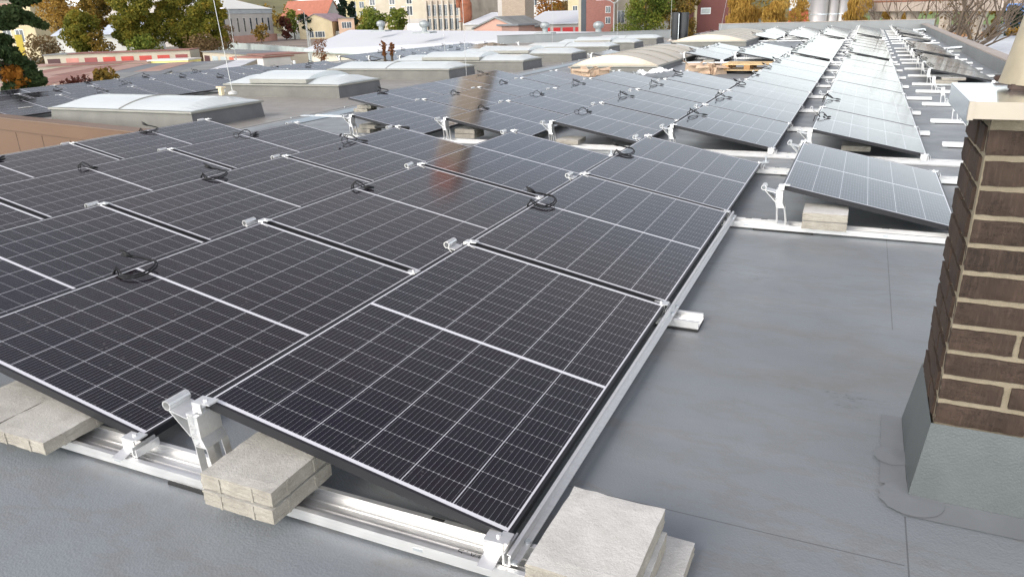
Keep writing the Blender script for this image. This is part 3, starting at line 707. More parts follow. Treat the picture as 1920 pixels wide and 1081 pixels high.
# ------------------------------------------------------------------ parapets, brown wall, roof fittings
def wallbox(name, a, b, t, z0, z1, mats, label, cat, cop=.03, over=.03):
    a = Vector((a[0], a[1], 0)); b = Vector((b[0], b[1], 0)); Ld = (b-a).length
    e = empty(name, (a.x, a.y, z0), label, cat, None, (0, 0, math.atan2(b.y-a.y, b.x-a.x)))
    MB().box(0, Ld, 0, t, 0, z1-z0).build('wall', mats[0], e)
    MB().box(-over, Ld+over, -over, t+over, z1-z0, z1-z0+cop).build('coping', mats[1], e, bevel=.006)
    return e
wallbox('parapet_wall', (4.98, 48.6), (4.98, 2.6), -.36, ZB-.3, ZB+.27, (m_pgrey, m_cop), 'low roof parapet with brownish coping along the right side', 'parapet').children[0]
wallbox('parapet_wall', (-6.6, 48.7), (5.3, 48.7), .35, ZB-.3, ZB+.50, (m_pgrey, m_cop), 'grey parapet across the far end of the panel roof', 'parapet')
wallbox('parapet_wall', (-18.6, 41.6), (-9.2, 46.9), .3, ZL-.3, ZL+.46, (m_pgrey, m_pgrey), 'grey parapet at the far end of the left roof with skylights', 'parapet')
wa, wb = at(-260, 195, -.14), at(268, 252, -.14)
bw = empty('brown_wall', (wa.x, wa.y, G), 'brown panel clad wall below the left roof edge', 'wall', None, (0, 0, math.atan2(wb.y-wa.y, wb.x-wa.x)))
Lw = (wb-wa).length
MB().box(0, Lw, 0, .2, 0, -.34-G).build('cladding', m_brown, bw)
MB().box(0, Lw, -.03, .26, -.335-G, -.12-G).build('edge_trim', m_brown, bw); MB().box(0, Lw, -.045, .27, -.119-G, -.10-G).build('coping', m_browntop, bw)
jm = MB()
for i in range(1, 9): jm.box(Lw-.35-i*1.02, Lw-.342-i*1.02, -.004, .001, 0, -.37-G)
jm.build('panel_joint', m_rub, bw)
# sheet strip and lightning conductor along the seam between the roofs
mb = MB(); mb.add([(-6.55, 8, ZB+.008), (-6.2, 8, ZB+.008), (-6.2, 47, ZB+.008), (-6.55, 47, ZB+.008)], [(0, 1, 2, 3)])
tag(mb.build('joint_cover', m_strip), 'blue grey sheet strip running along the seam between the two roofs', 'roof strip')
def conductor(pts, label, hold=1.0):
    e = empty('lightning_conductor', pts[0], label, 'lightning conductor', 'lightning conductors on the roof')
    o = Vector(pts[0]); q = [Vector(p)-o for p in pts]
    MB().tube(q, .006, 6).build('wire', m_pole, e)
    hb = MB()
    for a, b in zip(q, q[1:]):
        n = int((b-a).length/hold)
        for i in range(1, n+1):
            p = a+(b-a)*i/(n+.5); hb.box(p.x-.03, p.x+.03, p.y-.03, p.y+.03, p.z-.05, p.z-.035); hb.box(p.x-.008, p.x+.008, p.y-.008, p.y+.008, p.z-.035, p.z+.015)
    if hb.v: hb.build('wire_holder', m_zinc, e)
conductor([(-7.0, 7.2, ZL+.17), (-6.85, 20, ZL+.21), (-6.8, 46, ZL+.22)], 'thin conductor wire on stands along the seam right of the skylights', 1.6)
conductor([(-5.0, 6.42, ZB+.09), (0, 6.40, ZB+.09), (4.9, 6.36, ZB+.09)], 'thin conductor wire on stands in the gap behind the near block', 1.15)
conductor([(4.0, 17.3, ZB+.05), (4.75, 17.4, ZB+.05), (4.9, 17.45, ZB+.10), (4.95, 17.45, ZB+.29), (5.3, 17.5, ZB+.33)], 'conductor wire climbing the right parapet near the folded vent', 9)
conductor([(4.2, 26.5, ZB+.05), (4.8, 26.6, ZB+.05), (4.94, 26.6, ZB+.12), (4.96, 26.6, ZB+.29), (5.3, 26.6, ZB+.33)], 'conductor wire climbing the right parapet farther back', 9)
def mast(x, y, z, h, label, lean=(0, 0)):
    e = empty('lightning_mast', (x, y, z), label, 'lightning rod', 'lightning rods on the roof')
    MB().tube([(0, 0, 0), (lean[0], lean[1], h)], [.008, .005], 7).build('rod', m_pole, e)
    MB().lathe([(.08, 0), (.08, .04), (.03, .06), (.0, .06)], (0, 0, 0), 14).build('base', m_paver2, e)
mast(-9.0, 9.5, ZL+.47, 1.8, 'thin lightning rod on the nearest low skylight', (-.12, 0))
mast(-8.75, 18.6, ZL, 3.2, 'tall lightning rod in front of the third low skylight', (-.02, 0))
mast(-12.0, 23.2, ZL, 3.9, 'tall lightning rod left of the brick stack, behind the domes', (-.05, 0))
mast(-14.0, 39.0, ZL, 3.3, 'lightning rod in front of the red garage doors', (.0, 0))
mast(-8.6, 33.4, ZL, 3.7, 'lightning rod before the red brick tower', (0, 0))
mast(-7.3, 38.5, ZB, 4.2, 'lightning rod left of the black vent pipes', (0, 0))
mast(-5.9, 45.0, ZB, 3.2, 'leaning lightning rod by the far parapet corner', (.45, 0))
# small beige box on the first skylight end
tag(MB().box(-9.28, -9.2, 9.42, 9.5, ZL+.45, ZL+.58).box(-9.31, -9.17, 9.4, 9.52, ZL+.58, ZL+.61).build('roof_sensor', plain('beige_plastic', (.6, .5, .33), .5), bevel=.005), 'small beige knob beside the rod on the nearest skylight', 'fitting')
# twin black vent ducts
vd = empty('vent_duct', (-7.75, 42.6, ZL), 'pair of tall black vent ducts standing on the roof', 'vent duct')
for i, (dx, h) in enumerate(((-.19, 1.52), (.27, 1.50))):
    MB().lathe([(.225, .06), (.225, .10), (.232, .10), (.232, .13), (.225, .13), (.24, h), (.20, h), (.20, h-.2), (0, h-.2)], (dx, 0, 0), 26).build('pipe', m_blackp, vd, smooth=False)
MB().box(-.6, .75, -.35, .35, 0, .06).build('base_plate', m_cop, vd); MB().box(.0, .03, -.27, -.24, .06, 1.45).build('bracket', m_zinc, vd)
# folded sheet roof vents by the right parapet
def foldvent(x, y, s, label):
    e = empty('sheet_vent', (x, y, ZB), label, 'roof vent', 'folded sheet roof vents', (0, 0, R(-14)))
    MB().add([(-.5*s, -.28*s, .006), (.5*s, -.28*s, .006), (.5*s, .28*s, .006), (-.5*s, .28*s, .006)], [(0, 1, 2, 3)]).build('base_sheet', m_zinc, e)
    mb = MB()
    for k, (a, b) in enumerate(((-.22, .02), (.03, .28))):
        mb.prism([(-.34*s, .05*s), (-.30*s, .17*s), (.28*s, .22*s), (.36*s, .10*s), (.33*s, .08*s), (.26*s, .17*s), (-.28*s, .12*s)], 'y', a*s, b*s)
    mb.build('hood', m_zinc, e); MB().box(-.28*s, .26*s, -.2*s, .26*s, .006, .09*s).build('body', m_pgrey, e)
p = at(1836, 97, ZB); foldvent(4.55, p.y, .85, 'bright folded sheet metal vent lying by the right parapet'); foldvent(4.35, 43.6, .9, 'small bright sheet vent in the far right roof corner')

# pallet, cardboard, plastic sheet
pe = empty('wooden_pallet', at(1352, 139, ZB), 'pale wooden pallet lying on dark tubing beside the cardboard', 'pallet', None, (0, 0, R(-3)))
for i in range(6): MB().box(.0, 1.2, i*.165, i*.165+.14, .211, .235).build('deck_board', m_wood, pe)
m_blk = plain('pallet_block', (.40, .22, .09), .85)
for i in range(3):
    for j in range(3): MB().box(.02+j*.51, .16+j*.51, .0+i*.42, .10+i*.42, .10, .21).build('block', m_blk, pe)
for i in range(3): MB().box(0, 1.2, i*.42, i*.42+.1, .08, .099).build('skid', m_wood, pe)
tag(MB().tube([(pe.location.x+.05+.9*t/10, pe.location.y+.1+.05*math.sin(t), ZB+.035) for t in range(11)], .035, 8).build('black_tube', m_rub, smooth=True), 'black tube lying under the pallet', 'tube')
def carton(x, y, z, s, rot, label, crush=.0, seed=0):
    rr = random.Random(seed); bm = bmesh.new()
    M_ = Matrix.Rotation(R(rot), 4, 'Z')
    def q(ps): bm.faces.new([bm.verts.new(M_ @ Vector((a*s+rr.uniform(-crush, crush)*s, b*s+rr.uniform(-crush, crush)*s, max(0, c*s+rr.uniform(-crush, crush)*s*.6)))) for a, b, c in ps])
    X_, Y_, Z_ = .5, .35, .55
    q([(-X_, -Y_, 0), (X_, -Y_, 0), (X_, -Y_, Z_), (-X_, -Y_, Z_)]); q([(X_, -Y_, 0), (X_, Y_, 0), (X_, Y_, Z_), (X_, -Y_, Z_)])
    q([(X_, Y_, 0), (-X_, Y_, 0), (-X_, Y_, Z_), (X_, Y_, Z_)]); q([(-X_, Y_, 0), (-X_, -Y_, 0), (-X_, -Y_, Z_), (-X_, Y_, Z_)])
    q([(-X_, -Y_, Z_), (X_, -Y_, Z_), (X_+.05, -Y_-.3, Z_-.12), (-X_, -Y_-.28, Z_-.1)]); q([(X_, -Y_, Z_), (X_, Y_, Z_), (X_+.3, Y_, Z_+.12), (X_+.28, -Y_, Z_+.15)])
    q([(-X_, -Y_, 0), (X_, -Y_, 0), (X_, Y_, 0), (-X_, Y_, 0)]); q([(-X_, Y_, Z_), (-X_, -Y_, Z_), (-X_-.25, -Y_, Z_+.2), (-X_-.25, Y_, Z_+.2)])
    bmesh.ops.subdivide_edges(bm, edges=bm.edges, cuts=2, use_grid_fill=True)
    for v in bm.verts: v.co += Vector((rr.uniform(-1, 1), rr.uniform(-1, 1), rr.uniform(-.5, .5)))*crush*.35*s
    me = bpy.data.meshes.new('cardboard_box'); bm.to_mesh(me); bm.free(); me.materials.append(m_card)
    o = bpy.data.objects.new('cardboard_box', me); COL.objects.link(o); o.location = (x, y, z)
    sm = o.modifiers.new('thickness', 'SOLIDIFY'); sm.thickness = .006
    return tag(o, label, 'cardboard box', 'discarded cardboard boxes')
for px, py, s, rot, lb, cr_ in ((1300, 134, .36, 25, 'open cardboard box at the left end of the pile by the pallet', .03), (1325, 139, .36, -20, 'crumpled cardboard carton in the middle of the pile by the pallet', .12), (1345, 139, .34, 50, 'crushed carton leaning against the pallet', .12),
                               (1083, 142, .30, 15, 'torn cardboard carton at the left under the big skylight', .09), (1104, 144, .32, -30, 'bulging cardboard carton in the middle under the big skylight', .10), (1130, 141, .30, 40, 'cardboard carton with raised flap at the right under the big skylight', .08)):
    p = at(px, py, ZB); carton(p.x, p.y, ZB, s, rot, lb, cr_, px)
bm = bmesh.new(); bmesh.ops.create_grid(bm, x_segments=22, y_segments=12, size=.5)
for v in bm.verts:
    x, y = v.co.x, v.co.y; v.co = Vector((x*.85, y*.5, .05+.10*max(0, math.sin(x*5+1)*math.cos(y*6))+random.uniform(0, .05)+.10*(x+.5)))
me = bpy.data.meshes.new('plastic_sheet'); bm.to_mesh(me); bm.free(); me.materials.append(m_white); o = bpy.data.objects.new('plastic_sheet', me); COL.objects.link(o)
p = at(1224, 147, ZB); o.location = (p.x, p.y, ZB); tag(o, 'crumpled white plastic sheet under the big skylight corner', 'plastic sheet')
# wind plates lying by the left front post of the middle block
p = at(660, 212, ZB+.25); e = tag(MB().box(-.75, 0, -.05, .04, 0, .006).box(-.5, -.05, -.03, .02, .006, .02).build('metal_strip', m_zinc), 'flat metal strip sticking out left from a raised post', 'metal strip'); e.location = (X(3)-.1, Y2, ZB+ZH-.03)
p = at(690, 255, .3)
tag(MB().tube([(-3.35, 5.95, .27), (-3.1, 5.9, .285), (-2.85, 5.9, .28)], .018, 8).build('rubber_hose', m_rub, smooth=True), 'short black tube resting behind the third row of the near block', 'tube')

# ------------------------------------------------------------------ vegetation
def leaves_mesh(name, centers, radii, n, size, m, parent, vertical=False, flat=.75):
    k = len(centers); idx = rng.randint(0, k, n)
    c = np.array(centers)[idx]; r = np.array(radii)[idx][:, None]
    d = rng.normal(size=(n, 3)); d /= np.linalg.norm(d, axis=1)[:, None]
    rad = rng.uniform(.35, 1.05, (n, 1))**.6
    p = c+d*rad*r*np.array([1, 1, flat])
    a = rng.normal(size=(n, 3)); 
    if vertical: a = a*.25+np.array([0, 0, -1])
    a /= np.linalg.norm(a, axis=1)[:, None]
    b = np.cross(a, rng.normal(size=(n, 3))); b /= np.linalg.norm(b, axis=1)[:, None]
    s = (size*rng.uniform(.5, 1.25, (n, 1)))
    la = a*s*(1.9 if vertical else 1.0); lb = b*s*(.35 if vertical else .62)
    v = np.stack([p-la, p+lb, p+la, p-lb], 1).reshape(-1, 3)
    me = bpy.data.meshes.new(name); me.vertices.add(4*n); me.vertices.foreach_set('co', v.ravel().astype(np.float32))
    me.loops.add(4*n); me.loops.foreach_set('vertex_index', np.arange(4*n, dtype=np.int32))
    me.polygons.add(n); me.polygons.foreach_set('loop_start', np.arange(0, 4*n, 4, dtype=np.int32)); me.polygons.foreach_set('loop_total', np.full(n, 4, dtype=np.int32))
    me.update(calc_edges=True); me.materials.append(m)
    o = bpy.data.objects.new(name, me); COL.objects.link(o)
    if parent: o.parent = parent
    return o
m_bark = plain('bark', (.075, .058, .042), .9, 0, .2, .3, 2); m_barkb = plain('grey_brown_bark', (.115, .088, .066), .9, 0, .2, .3, 2); m_barkp = plain('pale_bark', (.19, .165, .13), .9, 0, .2, .3, 1.5)
LF = {k: mat_leaf('leaf_'+k, v) for k, v in {
    'oak': [(.045, .062, .012), (.12, .13, .020), (.22, .185, .026), (.34, .21, .030)],
    'gold': [(.19, .095, .02), (.33, .19, .04), (.43, .27, .06), (.48, .34, .10)],
    'amber': [(.22, .075, .014), (.36, .15, .022), (.42, .22, .04)],
    'green': [(.036, .062, .012), (.10, .14, .022), (.20, .215, .035), (.30, .19, .03)],
    'pine': [(.016, .030, .012), (.040, .064, .022), (.085, .105, .038)],
    'spruce': [(.008, .018, .011), (.018, .034, .020), (.03, .05, .028)],
    'rust': [(.10, .035, .014), (.20, .075, .025), (.26, .12, .04)],
    'wine': [(.05, .018, .014), (.10, .03, .022), (.14, .055, .03)],
    'brown': [(.09, .06, .03), (.16, .105, .05), (.23, .15, .07)],
    'mix': [(.05, .055, .018), (.14, .10, .025), (.28, .17, .03), (.33, .21, .05)]}.items()}
def tree(px0, px1, pyt, dist, label, leaf, n=2200, pyb=None, base=None, name='leafy_tree', size=None, vertical=False, blobs=26, trunk=.016, group=None, fill=.40, bark=None, crown_low=.18):
    pc = (px0+px1)/2; g = far(pc, 40, dist); top = far(pc, pyt, dist).z; base = G if base is None else base
    Rw = (far(px1, 40, dist)-far(px0, 40, dist)).length/2; H = top-base
    t = empty(name, (g.x, g.y, base), label, 'tree' if H > 3.5 else 'bush', group)
    zlo = H*crown_low if pyb is None else far(pc, pyb, dist).z-base
    cs, rs = [], []; cz = (H+zlo)/2; hz = (H-zlo)/2
    for i in range(blobs):
        for _ in range(30):
            q = rng.uniform(-1, 1, 3); q[2] = -1+2*(i+rng.uniform())/blobs
            if abs(q[0])**3+abs(q[1])**3+abs(q[2])**3 < 1 and math.hypot(q[0], q[1]) < 1: break
        rr = fill*Rw*rng.uniform(.7, 1.2); lim = 1-.55*fill
        cs.append((q[0]*Rw*lim, q[1]*Rw*lim, cz+q[2]*hz*lim)); rs.append(rr)
    tk = MB(); tr = trunk*H+.06
    tk.tube([(0, 0, 0), (.02*H*random.uniform(-1, 1), .02*H*random.uniform(-1, 1), H*.35), (0, 0, H*.85)], [tr, tr*.75, tr*.2], 7)
    for i in range(min(9, blobs)):
        c = Vector(cs[i]); z0 = min(c.z*.75, H*random.uniform(.25, .55)); s = Vector((0, 0, z0)); mid = s.lerp(c, .5)+Vector((0, 0, -.03*H))
        tk.tube([s, mid, c], [tr*.42, tr*.28, tr*.08], 5)
    tk.build('trunk', bark or m_bark, t)
    if n: leaves_mesh('crown', cs, rs, n, size or max(.12, dist*.0016), LF[leaf], t, vertical)
    return t
def bare_tree(px, dist, H, label, spread=.5, lean=0, seed=1, n_leaf=0, leaf='brown'):
    rr = random.Random(seed); g = far(px, 40, dist); t = empty('bare_tree', (g.x, g.y, G), label, 'tree', 'bare trees beyond the right parapet'); tk = MB(); tips = []
    def grow(p, d, L_, r, lv):
        q = p+d*L_*.5+Vector((rr.uniform(-1, 1), rr.uniform(-1, 1), rr.uniform(-.3, .6)))*L_*.07; e_ = q+(d+Vector((rr.uniform(-.2, .2), rr.uniform(-.2, .2), .05))).normalized()*L_*.5
        tk.tube([p, q, e_], [r, r*.85, r*.66], 6 if lv < 2 else 4, cap=False)
        if lv >= 6: tips.append(e_); return
        for i in range(rr.choice((2, 3)) if lv < 4 else 2):
            a = Vector((rr.uniform(-1, 1), rr.uniform(-1, 1), rr.uniform(-.15, .75))); grow(e_ if i < 2 else q, (d*(1-spread*.7)+a*spread).normalized(), L_*rr.uniform(.62, .88), max(.012, r*.6), lv+1)
    grow(Vector((0, 0, 0)), Vector((lean, 0, 1)).normalized(), H*.30, H*.019, 0)
    tk.build('trunk', m_barkb, t)
    if n_leaf and tips: leaves_mesh('crown', [tuple(x) for x in tips], [H*.05]*len(tips), n_leaf, .16, LF[leaf], t)
    return t
# pine at the left picture edge, close to the building
def pine(px, dist, H, label, specs, size=.12, trunk_r=.16):
    g = far(px, 60, dist); t = empty('pine_tree', (g.x, g.y, G), label, 'tree'); tk = MB(); tk.tube([(0, 0, 0), (.1, 0, H*.5), (0, .1, H)], [trunk_r, trunk_r*.7, .04], 8); cs = []; rs = []
    for qx, qy, dd, rad in specs:
        q = far(qx, qy, dist+dd); c = Vector((q.x-g.x, q.y-g.y, q.z-G)); cs.append(tuple(c)); rs.append(rad*.8)
        z0 = min(max(c.z+.5, H*.2), H*.95); tk.tube([(0, 0, z0), Vector((0, 0, z0)).lerp(c, .6)+Vector((0, 0, .12)), c], [.06, .04, .015], 5)
    tk.build('trunk', m_bark, t); leaves_mesh('crown', cs, rs, 9000, size, LF['pine'], t, False, .62); return t
pine(-60, 26, 13.5, 'dark green pine reaching in from the left edge of the picture',
     [(20, 25, 0, .42), (45, 34, .3, .36), (10, 42, 0, .4), (66, 42, .2, .22), (82, 48, .2, .14), (40, 0, .5, .36), (62, -4, .5, .26), (6, 75, 0, .3), (14, 98, 0, .36), (30, 112, 0, .34), (46, 124, .2, .36), (60, 140, .1, .30), (74, 152, 0, .22), (40, 150, .2, .34),
      (12, 128, .5, .36), (-40, 110, 0, .7), (-70, 20, 0, .7), (15, -30, .3, .4), (55, 165, .3, .3), (25, 165, 0, .36)], .085)
tree(150, 205, 128, 27, 'small green and orange bush behind the left array', 'mix', 900, base=-4, name='leafy_bush', size=.07, pyb=175, group='bushes behind the left array')
tree(-25, 28, 118, 26, 'rust coloured bush below the pine at the left edge', 'amber', 900, base=-4, name='leafy_bush', size=.07, pyb=180, group='bushes behind the left array')
tree(80, 155, 150, 27, 'dark reddish hedge bush behind the left array', 'wine', 700, base=-4, name='leafy_bush', size=.06, pyb=175, group='bushes behind the left array')
GT = 'autumn trees behind the garages'
for px0, px1, pyt, pyb, d, lb, lf, n, fl in (
        (66, 150, -60, 66, 285, 'amber birch left of the white roofed shed', 'gold', 10000, .42), (108, 185, 18, 100, 225, 'low yellow green tree before the white roofed shed', 'oak', 13000, .38),
        (150, 215, -60, 62, 240, 'orange tinged oak with dark trunk above the garages', 'mix', 11000, .40), (198, 300, -50, 98, 228, 'broad green and gold oak in the middle of the garage trees', 'oak', 25000, .34),
        (280, 380, -45, 100, 230, 'tall olive oak right of the middle of the garage trees', 'oak', 25000, .34), (352, 425, -8, 98, 226, 'brownish oak at the right end of the garage trees', 'oak', 16000, .36)):
    tree(px0, px1, pyt, d, lb, lf, n, pyb=pyb, group=GT, trunk=.011, fill=fl, blobs=46, size=.33)
tree(150, 205, 55, 222, 'low orange brown bush by the dark trunk behind the garages', 'mix', 1500, group=GT, crown_low=.02, size=.36); tree(225, 305, 66, 222, 'low dark green tree right behind the red garage doors', 'green', 2400, group=GT, crown_low=.02, size=.36)
tree(330, 425, 68, 220, 'low brown shrub at the end of the garage row', 'brown', 2000, group=GT, crown_low=.02, size=.36)
tree(20, 110, 66, 230, 'brown leafless thicket left of the white roofed shed', 'brown', 1400, name='leafy_bush', group='thicket', crown_low=.02)
tree(400, 440, 45, 260, 'thin green brown shrub before the grey hall', 'brown', 500, name='leafy_bush', group='shrubs by the grey hall'); tree(466, 505, 45, 380, 'yellow green shrub at the foot of the grey hall', 'mix', 500, name='leafy_bush', group='shrubs by the grey hall')
tree(517, 548, 28, 430, 'dark red shrub right of the grey hall', 'wine', 900, name='leafy_bush', crown_low=.03); tree(528, 570, 15, 440, 'yellow green tree before the red gabled house', 'green', 900); tree(560, 590, 22, 435, 'clipped dark green hedge before the red gabled house', 'spruce', 900, name='leafy_bush', crown_low=.03)
tree(628, 655, -25, 480, 'taller dark spruce by the yellow apartment block', 'spruce', 1600, group='dark spruces', name='spruce_tree'); tree(652, 672, -2, 480, 'shorter dark spruce by the yellow apartment block', 'spruce', 1000, group='dark spruces', name='spruce_tree')
tree(668, 735, 8, 160, 'left bushy green pine before the cream building', 'green', 7000, blobs=40, group='bushy pines before the cream building', name='pine_tree', crown_low=.05); tree(722, 772, 8, 158, 'right bushy green pine before the cream building', 'green', 6000, blobs=40, group='bushy pines before the cream building', name='pine_tree', crown_low=.05)
tree(872, 935, -70, 330, 'golden tree between the cream building and the brick stack', 'gold', 1900); tree(985, 1065, -40, 360, 'half bare golden tree behind the white shed roof', 'amber', 1500); tree(1050, 1100, -20, 350, 'brown bare looking larch left of the brick tower', 'brown', 800)
tree(1155, 1262, -60, 112, 'leafy green maple with yellow tinges right of the brick tower', 'green', 20000, crown_low=.06, trunk=.01, fill=.36, blobs=44, size=.15); tree(1245, 1314, -50, 113, 'fading yellow tree behind the black ducts', 'mix', 11000, crown_low=.04, trunk=.01, fill=.38, blobs=36, size=.15)
GG = 'golden trees beyond the far parapet'
for a in ((1348, 1440, -26, 95, 'golden birch right of the dark red building', 'gold', 12000), (1425, 1490, -10, 92, 'low golden birch left of the silver flues', 'gold', 8000), (1460, 1522, -16, 130, 'tall thin amber tree behind the silver flues', 'gold', 5500),
          (1575, 1642, -18, 88, 'golden weeping birch right of the silver flues', 'gold', 11000), (1632, 1700, -14, 96, 'golden weeping birch behind the gantry legs', 'gold', 8000)):
    tree(*a, group=GG, vertical=True, size=.14, bark=m_barkp, crown_low=.22, fill=.42, blobs=24, trunk=.010)
for i, (px, d, H, ln, lb) in enumerate(((1748, 64, 11, -.1, 'leftmost bare tree beyond the right parapet, forked low'), (1772, 62, 13, .02, 'bare tree with a thick straight trunk beyond the right parapet'), (1812, 60, 14, .12, 'thickest bare tree beyond the right parapet, leaning right'), (1850, 75, 12, 0, 'bare tree at the right end of the gantry'))):
    bare_tree(px, d, H, lb, .55, ln, i+11, 500 if i == 3 else 0)
tree(1850, 1880, -12, 150, 'yellow olive tree at the right end of the gantry', 'mix', 1400); tree(1872, 1930, 6, 200, 'dark green clipped hedge before the blue house', 'spruce', 2200, name='leafy_bush', crown_low=.02)
tree(1835, 1882, 34, 78, 'reddish brown bare thicket behind the white sheet roof', 'brown', 1600, name='leafy_bush', crown_low=.02); tree(1876, 1925, 30, 82, 'yellow autumn shrub behind the white sheet roof', 'gold', 1400, name='leafy_bush', crown_low=.02)
def sapling(px0, px1, pyt, dist, label, n=420, base=-6.0, pyb=128):
    return tree(px0, px1, pyt, dist, label, 'rust', n, name='young_tree', base=base, pyb=pyb, blobs=24, size=.045, trunk=.004, group='rusty young trees in front of the white roof', fill=.42)
sapling(578, 612, 68, 45, 'rusty leaved young tree before the pale hall wall', 900)
for px0, px1, pyt, lb in ((708, 722, 74, 'left slim rusty plant in a planter at the left roof edge'), (723, 736, 78, 'right slim rusty plant in a planter at the left roof edge')):
    sapling(px0, px1, pyt, 28.5, lb, 220, ZL, 108)
p = at(726, 112, ZL); e = empty('concrete_planter', (p.x-.2, p.y, ZL), 'low concrete planter stack at the left roof edge', 'planter')
MB().box(-.5, .15, -.2, .3, .0, .12).build('lower_slab', m_paver2, e, bevel=.01); MB().box(-.85, -.4, .1, .6, .02, .25).build('trough', m_paver2, e, bevel=.01)
# far woods on the rising ground
cs, rs = [], []
for i in range(260):
    a = R(rng.uniform(-74, 40)); d = rng.uniform(520, 820); nh = 14*(d-600)/200 if d > 600 else 0
    cs.append((CX+d*math.sin(a), CY+d*math.cos(a), G+max(0, nh)+rng.uniform(3, 11))); rs.append(rng.uniform(5, 10))
stuff(leaves_mesh('far_wood', cs, rs, 26000, 1.5, LF['mix'], None)); bpy.data.objects['far_wood']['label'] = 'autumn woods on the rising ground behind the town'; bpy.data.objects['far_wood']['category'] = 'woods'

# ------------------------------------------------------------------ buildings of the town
def house(name, label, pl, pr, dl, dr, pyt, depth, m, roof=None, rm=None, rh=0, over=.4, group=None, cat='building'):
    kk = 1.45 if pl < 690 and cat != 'garages' else 1
    dl, dr, depth, rh, over = dl*kk, dr*kk, depth*kk, rh*kk, over*kk
    A = far(pl, 40, dl); B = far(pr, 40, dr); top = far(pl, pyt, dl).z
    e = empty(name, (A.x, A.y, G), label, cat, group, (0, 0, math.atan2(B.y-A.y, B.x-A.x))); Wd = math.hypot(B.x-A.x, B.y-A.y); H = top-G
    MB().box(0, Wd, 0, depth, 0, H).build('wall', m, e)
    if roof == 'flat': MB().box(-over, Wd+over, -over, depth+over, H, H+max(.25, rh)).build('roof', rm, e)
    elif roof == 'gable_x':
        MB().prism([(-over, H-.02), (depth/2, H+rh), (depth+over, H-.02), (depth/2, H+rh-.25)], 'x', -over, Wd+over).build('roof', rm, e)
        [MB().prism([(0, H), (depth, H), (depth/2, H+rh-.3)], 'x', t, t+.2).build('gable', m, e) for t in (0, Wd-.2)]
    elif roof == 'gable_y':
        MB().prism([(-over, H-.05), (Wd/2, H+rh), (Wd+over, H-.05), (Wd+over, H-.3), (Wd/2, H+rh-.25), (-over, H-.3)], 'y', -over, depth+over).build('roof', rm, e)
        MB().prism([(0, H-.01), (Wd, H-.01), (Wd/2, H+rh-.26)], 'y', .01, depth).build('gable', m, e)
    elif roof == 'shed':
        MB().prism([(-over, H), (depth+over, H+rh), (depth+over, H+rh+.2), (-over, H+.2)], 'x', -over, Wd+over).build('roof', rm, e)
    e['_k'] = kk; return e, Wd, H
def windows(e, xs, zs, w_, h_, name='window', side=None, m=None, split=True):
    w_, h_ = w_*e['_k'], (h_*e['_k'] if h_ < 5 else h_)
    for x in xs:
        for z in zs:
            f = MB(); f.box(x-w_/2, x+w_/2, -.06, -.003, z, z+h_)
            fo = f.build(name, m_wframe, e)
            p = MB(); k = .07*w_
            if split: p.box(x-w_/2+k, x-k/2, -.08, -.061, z+k, z+h_-k); p.box(x+k/2, x+w_/2-k, -.08, -.061, z+k, z+h_-k)
            else: p.box(x-w_/2+k, x+w_/2-k, -.08, -.061, z+k, z+h_-k)
            p.build('pane', m or m_win, fo)
C = lambda n, c, **k: plain(n, c, k.get('rough', .85), 0, .3, k.get('var', .12), k.get('scale', .25))
c_yel = C('yellow_render', (.48, .405, .26)); c_cream = C('cream_render', (.42, .37, .29)); c_grey = C('grey_render', (.40, .37, .34)); c_white = C('white_render', (.55, .535, .50)); c_pink = C('pink_brick', (.46, .27, .21))
c_redroof = plain('red_tiles', (.34, .13, .085), .8, 0, .3, .15, .6); c_wroof = plain('white_sheet_roof', (.50, .51, .53), .6, 0, .35, .03, .06); c_broof = plain('weathered_purple_roof', (.30, .22, .23), .8, 0, .3, .2, .3)
c_dred = C('dark_red_render', (.125, .048, .042)); c_brick = mat_bricks('red_brick_wall', (.24, .095, .075), (.20, .075, .06), (.22, .12, .10), 2.0)
c_tan = mat_bricks('tan_brick_wall', (.36, .29, .22), (.30, .24, .18), (.20, .16, .13), 1.1)
door = {k: plain('door_'+k, v, .6, 0, .4, .12, .5) for k, v in dict(red=(.42, .055, .04), dark=(.07, .03, .03), grey=(.36, .41, .41), pink=(.46, .20, .16), orange=(.50, .12, .07), white=(.62, .62, .6), blue=(.46, .55, .60), maroon=(.24, .06, .055)).items()}
def garages(label, pl, pr, d0, d1, pyt, depth, doors, rooms, wall, seed=0):
    e, Wd, H = house('garage_row', label, pl, pr, d0, d1, pyt, depth, wall, cat='garages', group='garage rows')
    n = len(doors); b = Wd/n
    for i, dk in enumerate(doors):
        MB().box(i*b+b*.16, i*b+b*.84, -.05, .02, .02, H*.82).build('garage_door', door[dk], e)
    k = max(1, len(rooms))
    for i, rmn in enumerate(rooms):
        z = H+.02+.03*(i % 2); MB().box(i*Wd/k-.1, (i+1)*Wd/k-.005, -.35, depth+.2, z, z+.14).build('roof', rmn, e)
    return e
rr_ = {k: plain('roof_'+k, v, .85, 0, .3, .2, .3) for k, v in dict(red=(.25, .13, .105), grey=(.20, .205, .20), pink=(.33, .215, .175), slate=(.155, .165, .175), white=(.50, .51, .53), maroon=(.21, .10, .085)).items()}
garages('long garage row with red doors at the foot of the autumn trees', 66, 346, 196, 186, 105, 8, ['dark', 'pink', 'maroon', 'red', 'red', 'red', 'red', 'maroon'], [rr_['grey'], rr_['maroon'], rr_['maroon'], rr_['red'], rr_['maroon'], rr_['red']], c_cream)
garages('second garage row with pinkish doors and mixed roofs', 20, 262, 170, 162, 128, 8, ['white', 'pink', 'red', 'pink', 'white', 'red'], [rr_['pink'], rr_['red'], rr_['maroon'], rr_['red'], rr_['pink']], c_cream)
